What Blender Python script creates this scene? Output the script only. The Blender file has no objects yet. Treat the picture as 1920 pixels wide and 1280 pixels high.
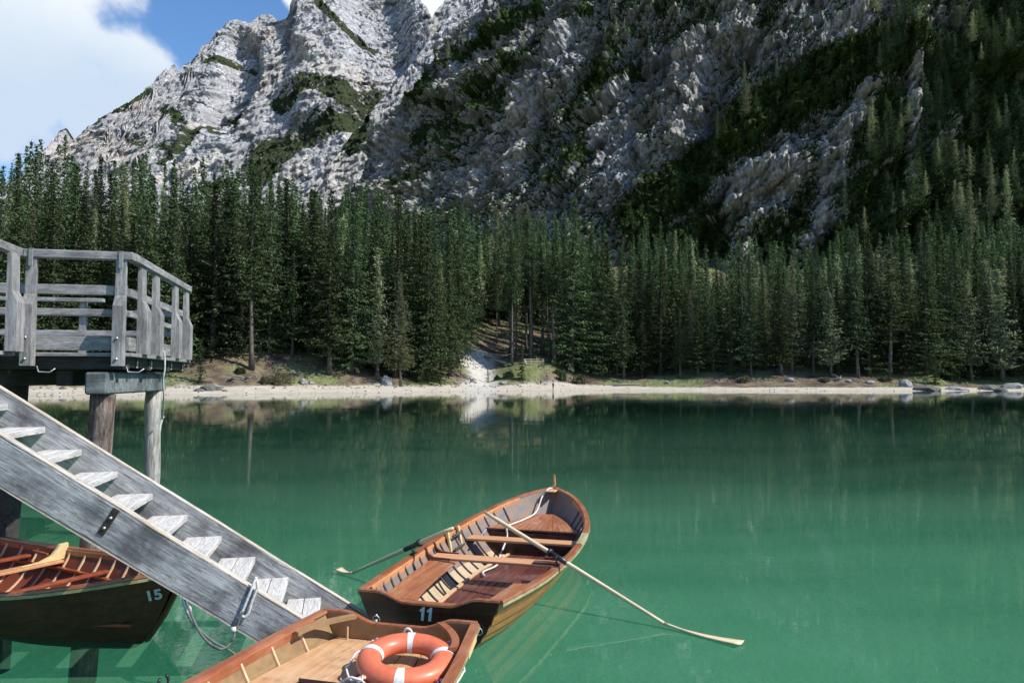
import bpy, math, random
import numpy as np
from mathutils import Vector, Matrix, Euler
R = math.radians
scene = bpy.context.scene
COL = scene.collection
# ------------------------------------------------------------------ camera, sky, sun, exposure
FPX, W0, H0, HOR, CAMH = 1400.0, 1920.0, 1280.0, 711.0, 2.4
PITCH = math.atan((HOR - H0/2)/FPX)
cam = bpy.data.cameras.new('camera'); camo = bpy.data.objects.new('camera', cam); COL.objects.link(camo)
cam.sensor_width = 36; cam.lens = 36*FPX/W0; cam.clip_start = 0.1; cam.clip_end = 12000
camo.location = (0, 0, CAMH); camo.rotation_euler = (R(90)+PITCH, 0, 0)
scene.camera = camo
SUN_DIR = Vector((0.97, -0.24, 1.07)).normalized()      # towards the sun
sun_el = math.asin(SUN_DIR.z); sun_az = math.atan2(SUN_DIR.x, SUN_DIR.y)
sl = bpy.data.lights.new('sun', 'SUN'); sl.energy = 4.6; sl.angle = R(0.5); sl.color = (1.0, 0.95, 0.87)
so = bpy.data.objects.new('sun', sl); COL.objects.link(so)
so.rotation_euler = SUN_DIR.to_track_quat('Z', 'Y').to_euler()
scene.view_settings.view_transform = 'Standard'; scene.view_settings.look = 'None'
scene.view_settings.exposure = 0.42; scene.view_settings.gamma = 1.0
world = bpy.data.worlds.new('World'); scene.world = world; world.use_nodes = True
def build_world():
    nt = world.node_tree; N = nt.nodes; Lk = nt.links; N.clear()
    out = N.new('ShaderNodeOutputWorld'); bg = N.new('ShaderNodeBackground')
    sky = N.new('ShaderNodeTexSky'); sky.sky_type = 'NISHITA'; sky.sun_disc = False
    sky.sun_elevation = sun_el; sky.sun_rotation = sun_az; sky.altitude = 1500; sky.air_density = 1.0; sky.dust_density = 0.6; sky.ozone_density = 1.5
    tc = N.new('ShaderNodeTexCoord')
    # cumulus bank low in the north-west: a soft ball of directions broken up by noise
    mp = N.new('ShaderNodeMapping'); mp.inputs['Scale'].default_value = (1, 1, 1.35)
    nz = N.new('ShaderNodeTexNoise'); nz.inputs['Scale'].default_value = 7; nz.inputs['Detail'].default_value = 9; nz.inputs['Roughness'].default_value = 0.55; nz.inputs['Distortion'].default_value = 0.3
    Lk.new(tc.outputs['Generated'], mp.inputs['Vector']); Lk.new(mp.outputs[0], nz.inputs['Vector'])
    def ball(px, py, rad):
        d = (Vector(((px-960)/FPX, 1, (HOR-py)/FPX))).normalized()
        s = N.new('ShaderNodeVectorMath'); s.operation = 'DISTANCE'; s.inputs[1].default_value = d
        Lk.new(tc.outputs['Generated'], s.inputs[0])
        m = N.new('ShaderNodeMapRange'); m.inputs[1].default_value = rad*1.25; m.inputs[2].default_value = rad*0.6; m.inputs[3].default_value = 0; m.inputs[4].default_value = 1
        Lk.new(s.outputs['Value'], m.inputs[0]); return m.outputs[0]
    def mth(op, a, b):
        m = N.new('ShaderNodeMath'); m.operation = op
        for i, v in enumerate((a, b)):
            if isinstance(v, (int, float)): m.inputs[i].default_value = v
            else: Lk.new(v, m.inputs[i])
        return m.outputs[0]
    cur = ball(-20, 60, 0.125)
    for b in ((175, 150, 0.082), (-130, -40, 0.17), (560, -30, 0.035), (-70, 165, 0.075), (-460, 20, 0.20), (690, -120, 0.09), (860, -60, 0.06)): cur = mth('MAXIMUM', cur, ball(*b))
    s = mth('ADD', cur, mth('MULTIPLY', mth('SUBTRACT', nz.outputs['Fac'], 0.5), 1.9))
    # scattered cloud elsewhere in the sky
    nz2 = N.new('ShaderNodeTexNoise'); nz2.inputs['Scale'].default_value = 2.2; nz2.inputs['Detail'].default_value = 6
    Lk.new(tc.outputs['Generated'], nz2.inputs['Vector'])
    m1 = N.new('ShaderNodeMapRange'); m1.interpolation_type = 'SMOOTHSTEP'; m1.inputs[1].default_value = 0.36; m1.inputs[2].default_value = 0.74; Lk.new(s, m1.inputs[0])
    # grey underside: darker below a wavy level
    sp = N.new('ShaderNodeSeparateXYZ'); Lk.new(tc.outputs['Generated'], sp.inputs[0])
    lev = mth('ADD', sp.outputs['Z'], mth('MULTIPLY', nz.outputs['Fac'], 0.10))
    m2 = N.new('ShaderNodeMapRange'); m2.interpolation_type = 'SMOOTHSTEP'; m2.inputs[1].default_value = 0.36; m2.inputs[2].default_value = 0.50; Lk.new(lev, m2.inputs[0])
    cc = N.new('ShaderNodeMixRGB'); cc.inputs[1].default_value = (3.3, 4.0, 4.9, 1); cc.inputs[2].default_value = (5.3, 5.5, 5.6, 1); Lk.new(m2.outputs[0], cc.inputs[0])
    hs = N.new('ShaderNodeHueSaturation'); hs.inputs['Saturation'].default_value = 1.18; hs.inputs['Value'].default_value = 1.15
    Lk.new(sky.outputs[0], hs.inputs['Color'])
    mx = N.new('ShaderNodeMixRGB'); Lk.new(m1.outputs[0], mx.inputs[0]); Lk.new(hs.outputs[0], mx.inputs[1]); Lk.new(cc.outputs[0], mx.inputs[2])
    Lk.new(mx.outputs[0], bg.inputs['Color']); bg.inputs['Strength'].default_value = 0.14
    Lk.new(bg.outputs[0], out.inputs[0])
build_world()
scene.cycles.max_bounces = 6; scene.cycles.transparent_max_bounces = 12
scene.cycles.diffuse_bounces = 3; scene.cycles.glossy_bounces = 3; scene.cycles.caustics_reflective = False; scene.cycles.caustics_refractive = False
scene.cycles.use_denoising = True

# ------------------------------------------------------------------ helpers
def tag(o, label=None, cat=None, group=None, kind=None):
    if label: o['label'] = label
    if cat: o['category'] = cat
    if group: o['group'] = group
    if kind: o['kind'] = kind
    return o
def empty(name, loc=(0,0,0), rz=0.0, label=None, cat=None, group=None):
    o = bpy.data.objects.new(name, None); COL.objects.link(o); o.location = loc; o.rotation_euler = (0,0,rz); o.empty_display_size = .2
    return tag(o, label, cat, group)
def mesh_np(name, V, F, mats, parent=None, smooth=False, fm=None, loc=None):
    """V (n,3); F (m,k) array or list of index lists"""
    me = bpy.data.meshes.new(name)
    V = np.asarray(V, dtype=np.float32)
    if isinstance(F, np.ndarray):
        m, k = F.shape
        me.vertices.add(len(V)); me.vertices.foreach_set('co', V.ravel())
        me.loops.add(m*k); me.loops.foreach_set('vertex_index', F.astype(np.int32).ravel())
        me.polygons.add(m); me.polygons.foreach_set('loop_start', np.arange(0, m*k, k, dtype=np.int32))
        me.update(calc_edges=True)
    else:
        me.from_pydata([tuple(map(float, v)) for v in V], [], F); me.update()
    if not isinstance(mats, (list, tuple)): mats = [mats]
    for mt in mats: me.materials.append(mt)
    if fm is not None: me.polygons.foreach_set('material_index', np.asarray(fm, dtype=np.int32))
    if smooth: me.polygons.foreach_set('use_smooth', np.ones(len(me.polygons), dtype=bool))
    o = bpy.data.objects.new(name, me); COL.objects.link(o)
    if parent is not None: o.parent = parent
    if loc is not None: o.location = loc
    return o
def attr(o, name, arr):
    a = o.data.attributes.new(name, 'FLOAT', 'POINT'); a.data.foreach_set('value', np.asarray(arr, dtype=np.float32).ravel())
class MB:
    def __init__(s): s.v = []; s.f = []; s.m = []
    def add(s, vs, fs, mi=0):
        b = len(s.v); s.v += [tuple(v) for v in vs]; s.f += [[i+b for i in f] for f in fs]; s.m += [mi]*len(fs)
    def box(s, c, size, M=None, bev=0.0, mi=0):
        sx, sy, sz = [a/2 for a in size]; c = Vector(c)
        if bev <= 0:
            P = [Vector((x*sx, y*sy, z*sz)) for x in (-1,1) for y in (-1,1) for z in (-1,1)]
            F = [(0,1,3,2),(4,6,7,5),(0,4,5,1),(2,3,7,6),(0,2,6,4),(1,5,7,3)]
        else:
            b = min(bev, sx*.9, sy*.9, sz*.9); P = []; idx = {}
            for x in (-1,1):
                for y in (-1,1):
                    for z in (-1,1):
                        for a in range(3):
                            q = Vector((x*sx, y*sy, z*sz)); 
                            for j, (sg, ) in enumerate(((x,),(y,),(z,))):
                                if j != a: q[j] -= sg*b
                            idx[(x,y,z,a)] = len(P); P.append(q)
            F = []
            for a in range(3):
                o1, o2 = [(1,2),(0,2),(0,1)][a]
                for sg in (-1,1):
                    q = []
                    for (p1,p2) in ((-1,-1),(1,-1),(1,1),(-1,1)):
                        k = [0,0,0]; k[a] = sg; k[o1] = p1; k[o2] = p2; q.append(idx[(*k, a)])
                    F.append(q)
                # edges parallel to axis a
                for (p1,p2) in ((-1,-1),(1,-1),(1,1),(-1,1)):
                    k0 = [0,0,0]; k0[o1] = p1; k0[o2] = p2; k1 = k0[:]; k0[a] = -1; k1[a] = 1
                    F.append([idx[(*k0,o1)], idx[(*k1,o1)], idx[(*k1,o2)], idx[(*k0,o2)]])
            for x in (-1,1):
                for y in (-1,1):
                    for z in (-1,1): F.append([idx[(x,y,z,0)], idx[(x,y,z,1)], idx[(x,y,z,2)]])
        if M is not None: P = [M @ p for p in P]
        s.add([p + c for p in P], F, mi)
    def tube(s, pts, rad, n=8, cap=True, mi=0, closed=False):
        pts = [Vector(p) for p in pts]; m = len(pts)
        if not hasattr(rad, '__len__'): rad = [rad]*m
        V = []; up = Vector((0,0,1)); prev = None
        for i, p in enumerate(pts):
            if closed: d = pts[(i+1) % m] - pts[i-1]
            else: d = pts[min(i+1, m-1)] - pts[max(i-1, 0)]
            d.normalize()
            if prev is None:
                a = up if abs(d.z) < .9 else Vector((1,0,0)); x = d.cross(a).normalized()
            else:
                x = (prev - d*prev.dot(d)).normalized()
            prev = x; y = d.cross(x)
            for k in range(n):
                t = 2*math.pi*k/n; V.append(p + (x*math.cos(t) + y*math.sin(t))*rad[i])
        F = []
        for i in range(m if closed else m-1):
            j = (i+1) % m
            for k in range(n): F.append([i*n+k, i*n+(k+1) % n, j*n+(k+1) % n, j*n+k])
        if cap and not closed: F.append(list(range(n))[::-1]); F.append([(m-1)*n+k for k in range(n)])
        s.add(V, F, mi)
    def build(s, name, mats, parent=None, smooth=False, M=None, fix=True):
        me = bpy.data.meshes.new(name); me.from_pydata([tuple(v) for v in s.v], [], s.f)
        for mt in (mats if isinstance(mats, (list, tuple)) else [mats]): me.materials.append(mt)
        for p, mi in zip(me.polygons, s.m): p.material_index = mi; p.use_smooth = smooth
        if fix:
            import bmesh
            bm = bmesh.new(); bm.from_mesh(me); bmesh.ops.recalc_face_normals(bm, faces=bm.faces); bm.to_mesh(me); bm.free()
        me.update()
        o = bpy.data.objects.new(name, me); COL.objects.link(o)
        if parent is not None: o.parent = parent
        if M is not None: o.matrix_local = M
        return o
# --- numpy gradient noise
_rs = np.random.RandomState(7); _perm = _rs.permutation(512).astype(np.int64); _perm = np.concatenate([_perm, _perm, _perm])
_g = _rs.normal(size=(512, 3)); _g /= np.linalg.norm(_g, axis=1)[:, None]
def pn(x, y, z):
    xi = np.floor(x).astype(np.int64); yi = np.floor(y).astype(np.int64); zi = np.floor(z).astype(np.int64)
    xf, yf, zf = x-xi, y-yi, z-zi
    f = lambda t: t*t*t*(t*(t*6-15)+10)
    u, v, w = f(xf), f(yf), f(zf); xi &= 511; yi &= 511; zi &= 511
    def g(i, j, k):
        h = _perm[(_perm[(_perm[(xi+i) & 511] + yi + j) & 511] + zi + k) & 511]
        G = _g[h]; return G[..., 0]*(xf-i) + G[..., 1]*(yf-j) + G[..., 2]*(zf-k)
    l = lambda t, a, b: a + t*(b-a)
    return 1.5*l(w, l(v, l(u, g(0,0,0), g(1,0,0)), l(u, g(0,1,0), g(1,1,0))), l(v, l(u, g(0,0,1), g(1,0,1)), l(u, g(0,1,1), g(1,1,1))))
def fbm(x, y, z, oct=5, gain=.5, ridge=False):
    s = 0; a = 1; t = 0
    for i in range(oct):
        n = pn(x*2**i + 17.3*i, y*2**i - 9.1*i, z*2**i + 4.7*i)
        s = s + a*((1 - 2*np.abs(n)) if ridge else n); t += a; a *= gain
    return s/t
def sstep(a, b, x):
    t = np.clip((x-a)/(b-a), 0, 1); return t*t*(3-2*t)
def stroke(px, py, pts, w):
    """soft mask 1 inside a fat polyline (width w), falls to 0 at 2w"""
    best = np.full(np.shape(px), 1e9)
    for (x0, y0), (x1, y1) in zip(pts[:-1], pts[1:]):
        dx, dy = x1-x0, y1-y0; t = np.clip(((px-x0)*dx + (py-y0)*dy)/(dx*dx+dy*dy+1e-9), 0, 1)
        best = np.minimum(best, np.hypot(px-x0-t*dx, py-y0-t*dy))
    return 1 - sstep(w*.5, w*1.3, best)
# --- materials
def new_mat(name):
    m = bpy.data.materials.new(name); m.use_nodes = True
    nt = m.node_tree; nt.nodes.clear(); return m, nt
class NT:
    def __init__(s, name):
        s.m, s.nt = new_mat(name); s.N = s.nt.nodes; s.L = s.nt.links
        s.out = s.N.new('ShaderNodeOutputMaterial')
    def n(s, t, **kw):
        o = s.N.new('ShaderNode'+t)
        for k, v in kw.items():
            if k in o.inputs.keys(): s.set(o.inputs[k], v)
            else: setattr(o, k, v)
        return o
    def set(s, inp, v):
        if isinstance(v, bpy.types.NodeSocket): s.L.new(v, inp)
        elif isinstance(v, bpy.types.Node): s.L.new(v.outputs[0], inp)
        else:
            if hasattr(inp.default_value, '__len__') and hasattr(v, '__len__') and len(v) == 3 and len(inp.default_value) == 4: v = (*v, 1)
            inp.default_value = v
    def coord(s, kind='Object', scale=(1,1,1), rot=(0,0,0)):
        tc = s.n('TexCoord'); mp = s.n('Mapping'); s.L.new(tc.outputs[kind], mp.inputs[0]); mp.inputs['Scale'].default_value = scale; mp.inputs['Rotation'].default_value = rot
        return mp.outputs[0]
    def noise(s, vec, scale, detail=5, rough=.55, dist=0):
        n = s.n('TexNoise'); s.L.new(vec, n.inputs['Vector']); n.inputs['Scale'].default_value = scale; n.inputs['Detail'].default_value = detail; n.inputs['Roughness'].default_value = rough; n.inputs['Distortion'].default_value = dist
        return n.outputs['Fac']
    def ramp(s, fac, stops, interp='LINEAR'):
        r = s.n('ValToRGB'); s.set(r.inputs[0], fac); cr = r.color_ramp; cr.interpolation = interp
        while len(cr.elements) < len(stops): cr.elements.new(.5)
        for e, (p, c) in zip(cr.elements, stops):
            e.position = p; e.color = (*c, 1) if hasattr(c, '__len__') else (c, c, c, 1)
        return r.outputs[0]
    def mix(s, fac, a, b, mode='MIX'):
        m = s.n('MixRGB', blend_type=mode); s.set(m.inputs[0], fac); s.set(m.inputs[1], a); s.set(m.inputs[2], b); return m.outputs[0]
    def math(s, op, a, b=0.0, c=0.0):
        m = s.n('Math', operation=op); s.set(m.inputs[0], a); s.set(m.inputs[1], b)
        if op in ('MULTIPLY_ADD',): s.set(m.inputs[2], c)
        return m.outputs[0]
    def mr(s, v, a, b, c=0.0, d=1.0, smooth=True):
        m = s.n('MapRange', interpolation_type='SMOOTHSTEP' if smooth else 'LINEAR'); s.set(m.inputs[0], v)
        for i, q in enumerate((a, b, c, d)): m.inputs[i+1].default_value = q
        return m.outputs[0]
    def attr(s, name):
        a = s.n('Attribute', attribute_name=name); return a.outputs['Fac']
    def bump(s, h, strength=.5, dist=.01, normal=None):
        b = s.n('Bump'); s.set(b.inputs['Height'], h); b.inputs['Strength'].default_value = strength; b.inputs['Distance'].default_value = dist
        if normal is not None: s.L.new(normal, b.inputs['Normal'])
        return b.outputs[0]
    def pbr(s, color, rough=.8, spec=.3, normal=None, coat=0.0, **kw):
        p = s.n('BsdfPrincipled'); s.set(p.inputs['Base Color'], color); s.set(p.inputs['Roughness'], rough); p.inputs['Specular IOR Level'].default_value = spec
        if normal is not None: s.L.new(normal, p.inputs['Normal'])
        if coat: p.inputs['Coat Weight'].default_value = coat; p.inputs['Coat Roughness'].default_value = .12
        for k, v in kw.items(): s.set(p.inputs[k], v)
        s.L.new(p.outputs[0], s.out.inputs[0]); return p
# hull lines shared by the three boats
def cr(xs, ys_, q):
    xs = np.asarray(xs, float); ys_ = np.asarray(ys_, float); q = np.asarray(q, float)
    d = np.gradient(ys_, xs); i = np.clip(np.searchsorted(xs, q)-1, 0, len(xs)-2)
    h = xs[i+1]-xs[i]; t = (q-xs[i])/h
    return ys_[i]*(2*t**3-3*t*t+1) + h*d[i]*(t**3-2*t*t+t) + ys_[i+1]*(-2*t**3+3*t*t) + h*d[i+1]*(t**3-t*t)
BU = [0,.15,.3,.45,.6,.75,.87,.95,1]
BB = [.70,.815,.885,.92,.90,.78,.55,.29,.035]
SU = [0,.25,.5,.75,1]; SZ = [.44,.39,.41,.50,.70]
def hull_b(u): return cr(BU, BB, u)
def hull_s(u): return cr(SU, SZ, u)
BL, BB_S, BDZ = 5.16, .975, -.014
KU = [0,.1,.5,.85,.95,1]; KZ = [-.10,-.15,-.17,-.13,-.07,.02]
def hp(u, w, side, ins=0.):
    b = hull_b(u)*BB_S; s = hull_s(u)+BDZ; k = cr(KU, KZ, u); v = w**1.75; e = .25 + .6*u**5
    y = max(0.0, b*v**e*(.94+.06*v) - ins); z = k + (s-k)*v + ins*.6*(1-v)
    x = u*BL - .42*(1-v)**1.5*u**7 - ins*u**8*2
    return Vector((x, side*y, z))
# ------------------------------------------------------------------ setting: ground, lake
rng = np.random.RandomState(11); random.seed(5)
SHX = np.array([-400, -150,-118,-100, -77,-55,-41,-25,-6, 9, 23,39,59,81,110,160,230,500.])
SHY = np.array([-200,  -60,  30,  88, 112,116,124,134,152,160,166,160,154,152,158,140,60,-200.])
def ys(x): return np.interp(x, SHX, SHY)
def ground_z(x, y):
    x = np.asarray(x, float); y = np.asarray(y, float)
    w = 1.5*pn(x/9., y*0+3.1, x*0+1.) + .5*pn(x/2.6, y*0+7.1, x*0+1.)
    d = (y - ys(x) - w)*np.where(np.abs(x) > 100, .8, 1.)
    z = np.where(d < 0, np.maximum(-4.5, d*.16), np.minimum(d, 14)*.09)
    k = 0.30 + .06*sstep(-20, -60, x)
    z = z + np.clip(d-14, 0, 60)*k + np.clip(d-74, 0, 140)*(.12+.16*sstep(-40, 20, x)) + np.clip(d-214, 0, 1e3)*.05
    land = sstep(12, 26, d)
    z = z + land*(1.3*pn(x/17., y/13., x*0) + .5*pn(x/5., y/4., x*0+5) + .16*pn(x/1.3, y/1.3, x*0+9))
    z = z + .35*sstep(12, 15, d)*(1-sstep(16, 24, d))*(1+pn(x/3., y/3., x*0+2))
    z = z + 2.7*np.exp(-(((x-6.5)/7.)**2 + ((y-179)/6.)**2))
    z = z + .05*sstep(-1, 2, d)*pn(x/2., y/2., x*0)
    z = z - 1.1*np.exp(-(((x+6.5)/3.5)**2))*sstep(163, 170, y)*(1-sstep(186, 194, y))
    return z
def gz(x, y): return float(ground_z(np.array([x]), np.array([y]))[0])

def build_ground():
    xs = np.concatenate([np.arange(-900, -130, 22.), np.arange(-130, 180, 1.3), np.arange(180, 950, 22.)])
    yy = np.concatenate([np.arange(-200, 90, 12.), np.arange(90, 240, .8), np.arange(240, 900, 9.)])
    X, Y = np.meshgrid(xs, yy); Z = ground_z(X, Y)
    n, m = X.shape; idx = np.arange(n*m).reshape(n, m)
    F = np.stack([idx[:-1,:-1], idx[:-1,1:], idx[1:,1:], idx[1:,:-1]], -1).reshape(-1, 4)
    d = Y - ys(X)
    path = np.maximum.reduce([stroke(X, Y, [(-6.5,150),(-6.5,172),(-8,182),(-7.5,191)], 3.6), stroke(X, Y, [(-9,180),(-15,184)], 4.0)])
    beach = 1 - sstep(11.5, 14, d + 1.5*pn(X/7., Y/7., X*0) + .8*pn(X/1.7, Y/1.7, X*0))
    bw = np.interp(X, [12, 32], [0, 5.2]); beach = 1 - sstep(11.5, 14, d + bw + 1.5*pn(X/7., Y/7., X*0) + 1.6*pn(X/1.7, Y/1.7, X*0))
    wet = (1 - sstep(-.5, 2.2, d + pn(X/5, Y/5, X*0)))
    t = NT('ground'); c = t.coord('Object')
    n1 = t.noise(c, .35, 8, .65); n2 = t.noise(c, 2.2, 6, .6); n3 = t.noise(c, .07, 4, .5)
    floor = t.mix(t.mr(n1, .4, .62), (.085, .062, .045), (.19, .155, .10))
    grass = t.mix(t.mr(n2, .35, .7), (.10, .13, .045), (.25, .25, .12))
    g = t.mix(t.mr(n3, .42, .55), floor, grass)
    g = t.mix(t.mr(n2, .62, .68), g, (.33, .31, .27))
    sand = t.mix(t.mr(n1, .35, .7), (.42, .375, .30), (.53, .48, .40))
    sand = t.mix(t.mr(n2, .60, .72), sand, (.30, .26, .20))
    gravel = t.mix(t.mr(n2, .3, .7), (.40, .375, .34), (.54, .515, .47))
    col = t.mix(t.attr('beach'), g, sand); col = t.mix(t.attr('path'), col, gravel)
    col = t.mix(t.math('MULTIPLY', t.attr('wet'), .35), col, (.28, .24, .17))
    lk = t.n('SeparateXYZ'); t.L.new(c, lk.inputs[0]); col = t.mix(t.mr(lk.outputs['Z'], -.4, -2.2), col, t.mix(t.mr(n3, .35, .65), (.13, .34, .23), (.20, .42, .30))); col = t.mix(t.math('MULTIPLY', t.mr(lk.outputs['Y'], 16, 60), t.mr(lk.outputs['Z'], -.4, -2.2)), col, (.003, .022, .015))
    nb = t.bump(t.noise(c, 1.5, 8, .7), .6, .35)
    t.pbr(col, .95, .1, nb)
    o = mesh_np('ground', np.stack([X, Y, Z], -1).reshape(-1, 3), F, t.m, smooth=True)
    attr(o, 'beach', beach); attr(o, 'path', path); attr(o, 'wet', wet)
    tag(o, 'grassy bank, gravel path and sandy beach across the lake', 'ground', kind='structure')
build_ground()

BOATS = [(-.760, 6.904, 1.2913), (-.947, 6.281, -1.8347), (-7.52, 9.255, -.5)]
def build_water():
    t = NT('lake_water'); c = t.coord('Object')
    # body colour: suspended glacial silt, drifting in broad streaks
    nb = t.noise(t.coord('Object', (.035, .09, 1)), 1.0, 5, .55, .6)
    nb2 = t.noise(t.coord('Object', (.25, .6, 1)), 1.0, 5, .6, .4)
    body = t.mix(t.mr(nb, .40, .60), (.052, .178, .104), (.122, .305, .188))
    body = t.mix(t.math('MULTIPLY', t.mr(nb2, .4, .7), .35), body, (.165, .35, .23))
    # darker with distance: depth, and the forest's dark reflection put into the colour
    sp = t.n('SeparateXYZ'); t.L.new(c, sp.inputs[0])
    far_dark = t.mr(t.math('ADD', sp.outputs['Y'], t.math('MULTIPLY', t.math('SUBTRACT', nb, .5), 60.)), 16, 66)
    body = t.mix(t.math('MULTIPLY', far_dark, .97), body, (.003, .026, .017))
    h1 = t.noise(t.coord('Object', (1.3, 2.4, 1)), 2.2, 3, .55)
    h2 = t.noise(t.coord('Object', (.5, 1.1, 1)), .55, 3, .5)
    hh = t.math('MULTIPLY_ADD', h1, .35, h2)
    # calm patches and ruffled patches
    bn = t.n('Bump'); t.set(bn.inputs['Height'], hh); t.set(bn.inputs['Strength'], t.mr(nb2, .38, .66, .05, .26)); bn.inputs['Distance'].default_value = .017; nrm = bn.outputs[0]
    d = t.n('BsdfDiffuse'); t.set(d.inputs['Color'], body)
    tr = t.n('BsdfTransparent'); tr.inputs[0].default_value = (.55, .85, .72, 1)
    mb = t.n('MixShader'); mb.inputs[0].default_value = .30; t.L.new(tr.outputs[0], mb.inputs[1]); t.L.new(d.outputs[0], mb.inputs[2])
    gl = t.n('BsdfGlossy'); gl.inputs['Color'].default_value = (1, 1, 1, 1); gl.inputs['Roughness'].default_value = .012; t.L.new(nrm, gl.inputs['Normal'])
    fr = t.n('Fresnel'); fr.inputs['IOR'].default_value = 1.333; t.L.new(nrm, fr.inputs['Normal'])
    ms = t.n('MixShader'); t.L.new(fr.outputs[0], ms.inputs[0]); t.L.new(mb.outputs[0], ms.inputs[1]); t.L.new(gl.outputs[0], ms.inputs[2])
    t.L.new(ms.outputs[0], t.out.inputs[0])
    # one sheet with an opening where each hull displaces the water
    from mathutils.geometry import delaunay_2d_cdt
    V = [Vector(v) for v in ((-900,-200),(950,-200),(950,320),(-900,320))]; E = [(0,1),(1,2),(2,3),(3,0)]; polys = []
    for x0, y0, h in BOATS:
        pl = []
        for side, us in ((1, np.linspace(0, 1, 40)), (-1, np.linspace(1, 0, 40))):
            for u in us:
                P = [hp(u, w, side, .008) for w in np.linspace(0, 1, 60)]; y = float(np.interp(0, [p.z for p in P], [abs(p.y) for p in P])); x = float(np.interp(0, [p.z for p in P], [p.x for p in P]))
                pl.append((x0 + x*math.cos(h) - side*y*math.sin(h), y0 + x*math.sin(h) + side*y*math.cos(h)))
        b = len(V); V += [Vector(p) for p in pl]; E += [(b+i, b+(i+1) % len(pl)) for i in range(len(pl))]; polys.append(pl)
    vo, eo, fo, _, _, _ = delaunay_2d_cdt(V, E, [], 0, 1e-5)
    def inside(x, y, pl):
        c = False; j = len(pl)-1
        for i in range(len(pl)):
            (xi, yi), (xj, yj) = pl[i], pl[j]
            if (yi > y) != (yj > y) and x < (xj-xi)*(y-yi)/(yj-yi)+xi: c = not c
            j = i
        return c
    F = []
    for f in fo:
        cx = sum(vo[i].x for i in f)/len(f); cy = sum(vo[i].y for i in f)/len(f)
        if not any(inside(cx, cy, pl) for pl in polys): F.append(list(f))
    o = mesh_np('lake_water', [(v.x, v.y, 0) for v in vo], F, t.m)
    tag(o, 'calm emerald green lake water', 'water', kind='structure')
build_water()

# ------------------------------------------------------------------ mountains
def rock_mat(name, scale, tint=(1,1,1), scrub_col=((.016,.030,.013),(.045,.075,.026))):
    t = NT(name); c = t.coord('Object', (scale, scale, scale))
    cs = t.coord('Object', (scale*2.2, scale*2.2, scale*.28))
    cd = t.coord('Object', (scale, scale, scale), (0, R(38), 0))
    base = t.noise(c, .05, 8, .62); fine = t.noise(c, .6, 8, .65); strk = t.noise(cs, .22, 7, .7); warm = t.noise(c, .018, 5, .6)
    strata = t.n('TexWave', wave_type='BANDS', bands_direction='Z'); t.L.new(cd, strata.inputs[0]); strata.inputs['Scale'].default_value = .035; strata.inputs['Distortion'].default_value = 9; strata.inputs['Detail'].default_value = 6; strata.inputs['Detail Roughness'].default_value = .7
    col = t.mix(t.mr(base, .35, .65), tuple(.27*x for x in tint), tuple(.45*x for x in tint))
    col = t.mix(t.math('MULTIPLY', t.mr(warm, .5, .68), .6), col, (.46*tint[0], .385*tint[1], .31*tint[2]))
    col = t.mix(t.math('MULTIPLY', t.mr(strk, .52, .70), .6), col, (.12, .125, .135))
    col = t.mix(t.math('MULTIPLY', t.mr(fine, .58, .72), .55), col, (.09, .09, .09))
    col = t.mix(t.math('MULTIPLY', t.mr(strata.outputs['Fac'], .55, .9), .28), col, (.14, .14, .145))
    col = t.mix(t.attr('pale'), col, t.mix(fine, (.44, .42, .38), (.60, .56, .50)))
    vn = t.noise(c, .9, 6, .7)
    vv = t.n('VectorMath', operation='ADD'); t.L.new(cd, vv.inputs[0]); wn = t.n('TexNoise'); t.L.new(c, wn.inputs['Vector']); wn.inputs['Scale'].default_value = .25; wn.inputs['Detail'].default_value = 5
    ws = t.n('VectorMath', operation='SCALE'); t.L.new(wn.outputs['Color'], ws.inputs[0]); ws.inputs['Scale'].default_value = 7; t.L.new(ws.outputs[0], vv.inputs[1])
    ms_ = t.n('Mapping'); t.L.new(vv.outputs[0], ms_.inputs[0]); ms_.inputs['Scale'].default_value = (.6, .6, 1.5)
    crk = 0.
    for sc_, wd, am in ((.07, .035, .75), (.22, .06, .6)):
        vo = t.n('TexVoronoi', feature='DISTANCE_TO_EDGE'); t.L.new(ms_.outputs[0], vo.inputs['Vector']); vo.inputs['Scale'].default_value = sc_
        crk = t.math('MAXIMUM', crk, t.math('MULTIPLY', t.mr(vo.outputs['Distance'], wd, 0), am))
    crk = t.math('MULTIPLY', crk, t.mr(base, .38, .60)); col = t.mix(crk, col, (.06, .06, .065))
    veg = t.mix(t.mr(vn, .35, .68), scrub_col[0], scrub_col[1])
    f = t.mr(t.math('MULTIPLY_ADD', t.math('SUBTRACT', fine, .5), 1.1, t.attr('veg')), .42, .58)
    col = t.mix(f, col, veg)
    fine = t.math('MULTIPLY_ADD', crk, -1.0, fine); h = t.math('MULTIPLY_ADD', fine, .8, t.math('MULTIPLY_ADD', strk, 1.0, t.math('MULTIPLY', strata.outputs['Fac'], .3)))
    nb = t.bump(h, 1.0, 2.2/scale*.5)
    t.pbr(col, .95, .08, nb); return t.m
def solve_sky(pts, P0, dr, b, k):
    """skyline pixels -> (u, Z) on the plane P0 + u*dr + b*k*Z"""
    out = []
    for px, py in pts:
        t = (px-960)/FPX; e = (HOR-py)/FPX
        # x - t*y = 0 ; Z - e*y = CAMH   with x,y linear in u,Z
        A = np.array([[dr[0]-t*dr[1], k*(b[0]-t*b[1])], [-e*dr[1], 1-e*k*b[1]]])
        B = np.array([-(P0[0]-t*P0[1]), CAMH + e*P0[1]])
        out.append(np.linalg.solve(A, B))
    return np.array(out)
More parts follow.
